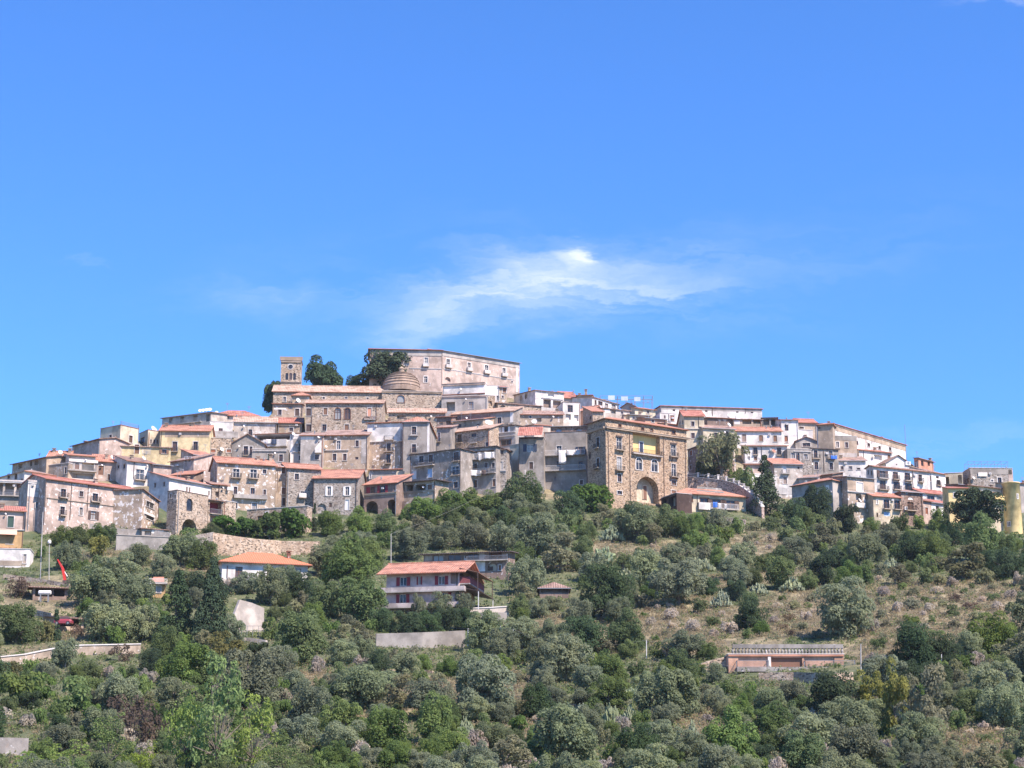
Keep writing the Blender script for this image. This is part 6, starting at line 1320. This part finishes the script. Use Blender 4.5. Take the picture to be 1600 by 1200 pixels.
for x, y, w_, h_, k_, lb in ((282, 884, 62, 50, 'olive_tree', 'olive tree under the dark shaded wall by the archway'), (318, 890, 52, 46, 'broadleaf_tree', 'green tree at the left corner of the white bungalow'), (252, 904, 44, 38, 'olive_tree', 'olive tree behind the yellowish deck hut'), (216, 884, 46, 36, 'olive_tree', 'olive tree under the grey concrete retaining wall'),
        (690, 859, 58, 40, 'olive_tree', 'olive tree right above the left end of the chalet'), (738, 857, 62, 42, 'olive_tree', 'olive tree right above the middle of the chalet'), (640, 874, 60, 50, 'olive_tree', 'olive tree behind the left half of the villa roof'), (580, 884, 52, 46, 'broadleaf_tree', 'green tree left of the villa roof pole'), (788, 860, 58, 44, 'olive_tree', 'olive tree above the right end of the chalet'),
        (812, 890, 50, 44, 'broadleaf_tree', 'bright green tree right of the chalet'), (180, 1010, 40, 30, 'shrub', 'green bush at the top of the roadside wall'), (345, 900, 30, 24, 'shrub', 'bush at the left foot of the white bungalow'), (534, 872, 56, 40, 'olive_tree', 'olive tree above the largest drooping tree'), (300, 852, 40, 26, 'shrub', 'green bush spilling over the dark shaded wall')):
    plant(k_, x, y, w_, h_, lb, 'shrub' if k_ == 'shrub' else 'tree')
PLACED = list(TREES)

# prickly pears
def cactus_mesh(v):
    r = np.random.default_rng(400 + v); mb = MB()
    for k in range(150):
        an = r.uniform(0, 6.28); q = r.uniform(0, .95) ** .6; base = Vector((math.cos(an) * q, math.sin(an) * q, (1 - q * q) * r.uniform(.1, .85)))
        n = Vector(r.normal(size=3)); n.z *= .25; n.normalize(); up = (Vector((0, 0, 1)) + Vector(r.normal(size=3)) * .35).normalized(); e = up.cross(n).normalized(); up = n.cross(e); s = r.uniform(.09, .14)
        ring = [base + e * math.cos(2 * math.pi * j / 8) * s * .68 + up * (math.sin(2 * math.pi * j / 8) + 1) * s for j in range(8)]
        i = len(mb.v); mb.v += [tuple(p + n * .02) for p in ring] + [tuple(p - n * .02) for p in ring]
        mb.f.append(tuple(range(i, i + 8))); mb.f.append(tuple(range(i + 15, i + 7, -1)))
        for j in range(8): mb.f.append((i + j, i + 8 + j, i + 8 + (j + 1) % 8, i + (j + 1) % 8))
    me = mb.mesh('prickly_pear'); me.materials.append(LM['cactus']); return me
CM = [cactus_mesh(k) for k in range(3)]
def cactus(px, py, w_, h_, label):
    P = ground(px, py); m_ = mpp(P); o = bpy.data.objects.new('prickly_pear', CM[rnd.randrange(3)]); COL.objects.link(o); o.location = P - Vector((0, 0, .1)); o.scale = (w_ / 2 * m_, w_ / 2 * m_, h_ * m_); o.rotation_euler = (0, 0, rnd.uniform(0, 6)); tag(o, label, 'cactus', None)
    TREES.append((o, 'prickly_pear', px, py, w_, h_, label))
for x, y, w_, h_, lb in ((955, 846, 44, 26, 'prickly pear clump on the straw ledge below the palazzo'), (942, 880, 46, 30, 'large prickly pear clump under the straw ledge'), (975, 912, 40, 26, 'prickly pear clump behind the large dark evergreen'), (1095, 892, 44, 26, 'prickly pear clump right of the broad double olive, upper one'),
                         (1128, 950, 36, 28, 'prickly pear clump left of the lone dark round tree'), (1185, 930, 36, 22, 'prickly pear clump above the lone dark round tree'), (990, 1090, 36, 20, 'prickly pear clump in the lower centre grove'), (905, 1124, 48, 30, 'prickly pear clump near the bottom, left of the dark domed tree'), (955, 1136, 36, 40, 'prickly pear clump just above the dark domed tree'),
                         (985, 1130, 30, 26, 'prickly pear clump right of the one above the dark domed tree'), (920, 1192, 44, 24, 'prickly pear clump at the bottom edge'), (1082, 1160, 26, 34, 'prickly pear clump on the bare patch at the bottom'), (728, 1150, 28, 30, 'prickly pear clump at the bottom, left of the bright round bush'), (1238, 925, 40, 26, 'prickly pear clump on the scrub above the garage'), (1392, 890, 30, 18, 'prickly pear clump under the olive wood on the right')):
    cactus(x, y, w_, h_, lb)

# ------------------------------------------------------------------ scattered trees and scrub, each on the slope under its own spot
FOOT = [(-60, 900), (50, 900), (62, 862), (260, 862), (300, 872), (335, 878), (500, 868), (560, 832), (600, 818), (680, 792), (800, 778), (900, 778), (950, 796), (1050, 800), (1100, 808), (1200, 806), (1330, 818), (1450, 818), (1490, 828), (1600, 850), (1680, 860)]
def foot(px): return float(np.interp(px, [f[0] for f in FOOT], [f[1] for f in FOOT]))
KEEP = [(585, 862, 795, 962), (588, 984, 735, 1012), (342, 858, 488, 900), (1133, 1004, 1345, 1062), (0, 880, 112, 985), (228, 890, 262, 930), (352, 935, 418, 1006), (838, 900, 900, 932), (0, 1004, 222, 1034), (1040, 765, 1190, 800), (1565, 760, 1600, 832), (0, 1150, 48, 1180), (330, 838, 500, 866), (1005, 998, 1015, 1030), (180, 834, 268, 858)]
def blocked(px, py, w_, h_, m_=0.35):
    for (a, b, c, d) in KEEP:
        if px + w_ * m_ > a and px - w_ * m_ < c and py > b - 4 and py - h_ * .85 < d: return True
    return False
cells = [(t_[2], t_[3] - t_[5] * .4, t_[4]) for t_ in TREES]
made = 0; nol = sum(t_[1] == 'olive_tree' for t_ in TREES)
for k in range(26000):
    px = rnd.uniform(-40, 1640); py = rnd.uniform(805, 1262)
    f_ = foot(px); s = (py - 820) / 380
    w_ = (50 + 24 * s) * rnd.choice((.45, .6, .8, .95, 1.1, 1.25, 1.5)); h_ = w_ * rnd.uniform(.68, .95)
    op = openness(px, py - 4)
    if py - h_ * .8 < f_ - 14 or blocked(px, py, w_, h_): continue
    if op > 0.0: continue
    cy = py - h_ * .4; gap = .60
    if any(abs(a - px) < 110 and math.hypot(a - px, (b - cy) * 1.45) < gap * (w_ + c) * .5 for a, b, c in cells): continue
    n1 = noise.noise(Vector((px * .011, py * .016, 3.3))); n2 = noise.noise(Vector((px * .03, py * .03, 8.8)))
    right = px > 1180 and py < 905; low = px < 480 and py > 1030
    r_ = rnd.random()
    if right: kind = 'olive_tree' if r_ < .40 else 'broadleaf_tree' if r_ < .66 else 'gum_tree' if r_ < .80 else 'yellow_shrub' if r_ < .83 else 'carob_tree'
    elif low: kind = 'broadleaf_tree' if r_ < .38 else 'olive_tree' if r_ < .72 else 'carob_tree' if r_ < .88 else 'shrub'
    else: kind = 'olive_tree' if r_ < .56 + .25 * n1 else 'broadleaf_tree' if r_ < .82 else 'carob_tree' if r_ < .93 else 'gum_tree'
    if w_ < 34: kind = rnd.choice(('shrub', 'sage_shrub', 'shrub', 'broadleaf_tree', 'pale_shrub' if py > 900 else 'shrub'))
    if kind == 'olive_tree' and nol > 272: kind = 'broadleaf_tree' if r_ < .3 else 'gum_tree' if r_ < .36 else 'carob_tree'
    nol += kind == 'olive_tree'
    cells.append((px, cy, w_))
    plant(kind, px, py, w_, h_ * (1.08 if kind == 'broadleaf_tree' else 1), None, 'shrub' if 'shrub' in kind else 'tree'); made += 1
# scrub bushes on the open ground
sc = 0
for k in range(9000):
    px = rnd.uniform(-20, 1620); py = rnd.uniform(840, 1215)
    op = openness(px, py)
    if op < -.25 or py < foot(px) + 6 or blocked(px, py, 12, 10): continue
    w_ = rnd.uniform(13, 30) * (.85 + .4 * (py - 850) / 350); h_ = w_ * rnd.uniform(.45, .75)
    if any(abs(a - px) < 60 and math.hypot(a - px, (b - py) * 1.5) < .48 * (w_ + c) for a, b, c in cells): continue
    r_ = rnd.random(); kind = 'pale_shrub' if r_ < .48 else 'sage_shrub' if r_ < .78 else 'shrub' if r_ < .92 else 'dead_bush'
    cells.append((px, py, w_)); plant(kind, px, py, w_, h_, None, 'shrub'); sc += 1
    if sc > 215: break
print('TREES', made, 'SCRUB', sc)

# labels: what kind, how big, and where it stands among the others of its kind in that part of the slope
LAND = [('right below the brown stone palazzo', 1000, 845), ('below the solar roofed house', 1130, 835), ('below the shaded grey row', 790, 832), ('under the stone arches', 640, 840), ('above the chalet roof', 720, 855), ('beside the white bungalow', 480, 905), ('left of the villa', 540, 955),
        ('below the terrace garden wall', 300, 900), ('around the mossy tiled hut', 880, 925), ('below the prickly pear ledge', 1010, 905), ('below the curving ramp', 1210, 850), ('under the corner stone house', 1330, 860), ('below the low white wing', 1440, 865), ('under the yellow round tower', 1560, 890),
        ('on the dry right slope', 1480, 975), ('at the far right edge', 1570, 1060), ('around the forked gum tree', 1450, 1130), ('below the peach garage', 1240, 1100), ('above the peach garage', 1230, 975), ('on the pale scrub slope', 1070, 985), ('left of the garage terrace', 1060, 1060), ('in the lower centre grove', 920, 1070),
        ('under the garden retaining wall', 660, 1035), ('below the villa terrace', 800, 1050), ('left of the retaining wall', 520, 1010), ('at the bottom left of centre', 560, 1120), ('at the bottom centre', 720, 1150), ('at the bottom right of centre', 900, 1180), ('at the bottom under the garage', 1150, 1180), ('in the bottom right corner', 1330, 1190), ('at the bottom right edge', 1530, 1170),
        ('under the roadside wall', 120, 1080), ('below the tall conifers', 300, 1090), ('right of the tall conifers', 430, 1020), ('by the reddish half dead tree', 160, 1150), ('near the foreground saplings', 420, 1130), ('by the left sheds', 60, 980), ('near the left lane', 160, 920)]
WORD = {'olive_tree': 'grey green olive tree', 'broadleaf_tree': 'mid green broadleaf tree', 'carob_tree': 'dark evergreen tree', 'gum_tree': 'dull olive brown tree', 'shrub': 'green bush', 'pale_shrub': 'silvery pale shrub', 'sage_shrub': 'dull sage shrub', 'yellow_shrub': 'yellow green bush', 'dead_bush': 'brown twiggy bush', 'acacia_tree': 'yellow acacia tree'}
ORD = ['first', 'second', 'third', 'fourth', 'fifth', 'sixth', 'seventh', 'eighth', 'ninth', 'tenth', 'eleventh', 'twelfth', 'thirteenth', 'fourteenth', 'fifteenth', 'sixteenth', 'seventeenth', 'eighteenth', 'nineteenth', 'twentieth'] + ['twenty ' + o_ for o_ in ('first', 'second', 'third', 'fourth', 'fifth', 'sixth', 'seventh', 'eighth', 'ninth')] + ['thirtieth'] + ['thirty ' + o_ for o_ in ('first', 'second', 'third', 'fourth', 'fifth', 'sixth', 'seventh', 'eighth', 'ninth')]
bins = {}
for t_ in TREES:
    if t_[6] is None:
        z_ = min(LAND, key=lambda l: math.hypot(l[1] - t_[2], (l[2] - t_[3]) * 1.3))[0]; bins.setdefault((t_[1], z_), []).append(t_)
for (kd, z_), L_ in bins.items():
    L_.sort(key=lambda t_: t_[2])
    for i, t_ in enumerate(L_):
        sz = 'large ' if t_[4] > 74 else 'small ' if t_[4] < 46 and 'shrub' not in kd and 'bush' not in kd else ''
        t_[0]['label'] = (f"{sz}{WORD[kd]} {z_}" if len(L_) == 1 else f"{sz}{WORD[kd]} {z_}, {ORD[i]} from the left")
        t_[0]['group'] = {'olive_tree': 'olive trees on the hillside', 'broadleaf_tree': 'green trees on the hillside', 'carob_tree': 'dark evergreens on the hillside'}.get(kd, 'bushes on the hillside')

# ------------------------------------------------------------------ ground cover nobody could count
def cover(name, n, pick, mat, size, hgt, leaves, leaf, up):
    Cs = []; Rr = []
    tries = 0
    while len(Cs) < n and tries < n * 12:
        tries += 1
        px = rnd.uniform(-160, 1760); py = rnd.uniform(790, 1260)
        if py < foot(px) - (50 if px < 560 else 30) or not pick(px, py): continue
        Cs.append(ground(px, py)); Rr.append(size * rnd.uniform(.5, 1.3))
    C0 = np.array([tuple(c_) for c_ in Cs]); R0 = np.array(Rr); N = len(C0)
    d = rng.normal(size=(N, leaves, 3)); d[:, :, 2] = np.abs(d[:, :, 2]); d /= np.linalg.norm(d, axis=2, keepdims=True)
    q = rng.uniform(.3, 1, size=(N, leaves, 1)); C = C0[:, None, :] + d * q * R0[:, None, None] * np.array([1, 1, hgt])
    Nn = (d * .5 + rng.normal(size=d.shape) * .6) * np.array([1, 1, 1 - up]) ; S = leaf * rng.uniform(.6, 1.4, size=N * leaves)
    me = quads_mesh(name, C.reshape(-1, 3), Nn.reshape(-1, 3), S, mat, 2.4 if up > .5 else 1.5)
    o = bpy.data.objects.new(name, me); COL.objects.link(o); return tag(o, None, None, None, 'stuff')
nz = lambda px, py: noise.noise(Vector((px * .013, py * .02, 2.2)))
tag(cover('undergrowth', 16000, lambda x, y: (not blocked(x, y, 4, 4) or rnd.random() < .7) and (openness(x, y) < .02 or rnd.random() < .36 + .6 * nz(x, y)), LM['weed'], .9, .75, 18, .22, 0), 'low green undergrowth between the trees', 'undergrowth')
tag(cover('scrub_cover', 13000, lambda x, y: (not blocked(x, y, 4, 4) or rnd.random() < .7) and nz(x + 300, y) > -.25, LM['sage'], .75, .8, 16, .2, .3), 'dull grey green scrub covering the open slope', 'scrub')
tag(cover('dry_grass', 20000, lambda x, y: not blocked(x, y, 2, 2) and (openness(x, y) > -.1 or rnd.random() < .15), LM['dry'], .7, 1.1, 14, .12, .9), 'straw coloured dry grass on the open slope', 'grass')
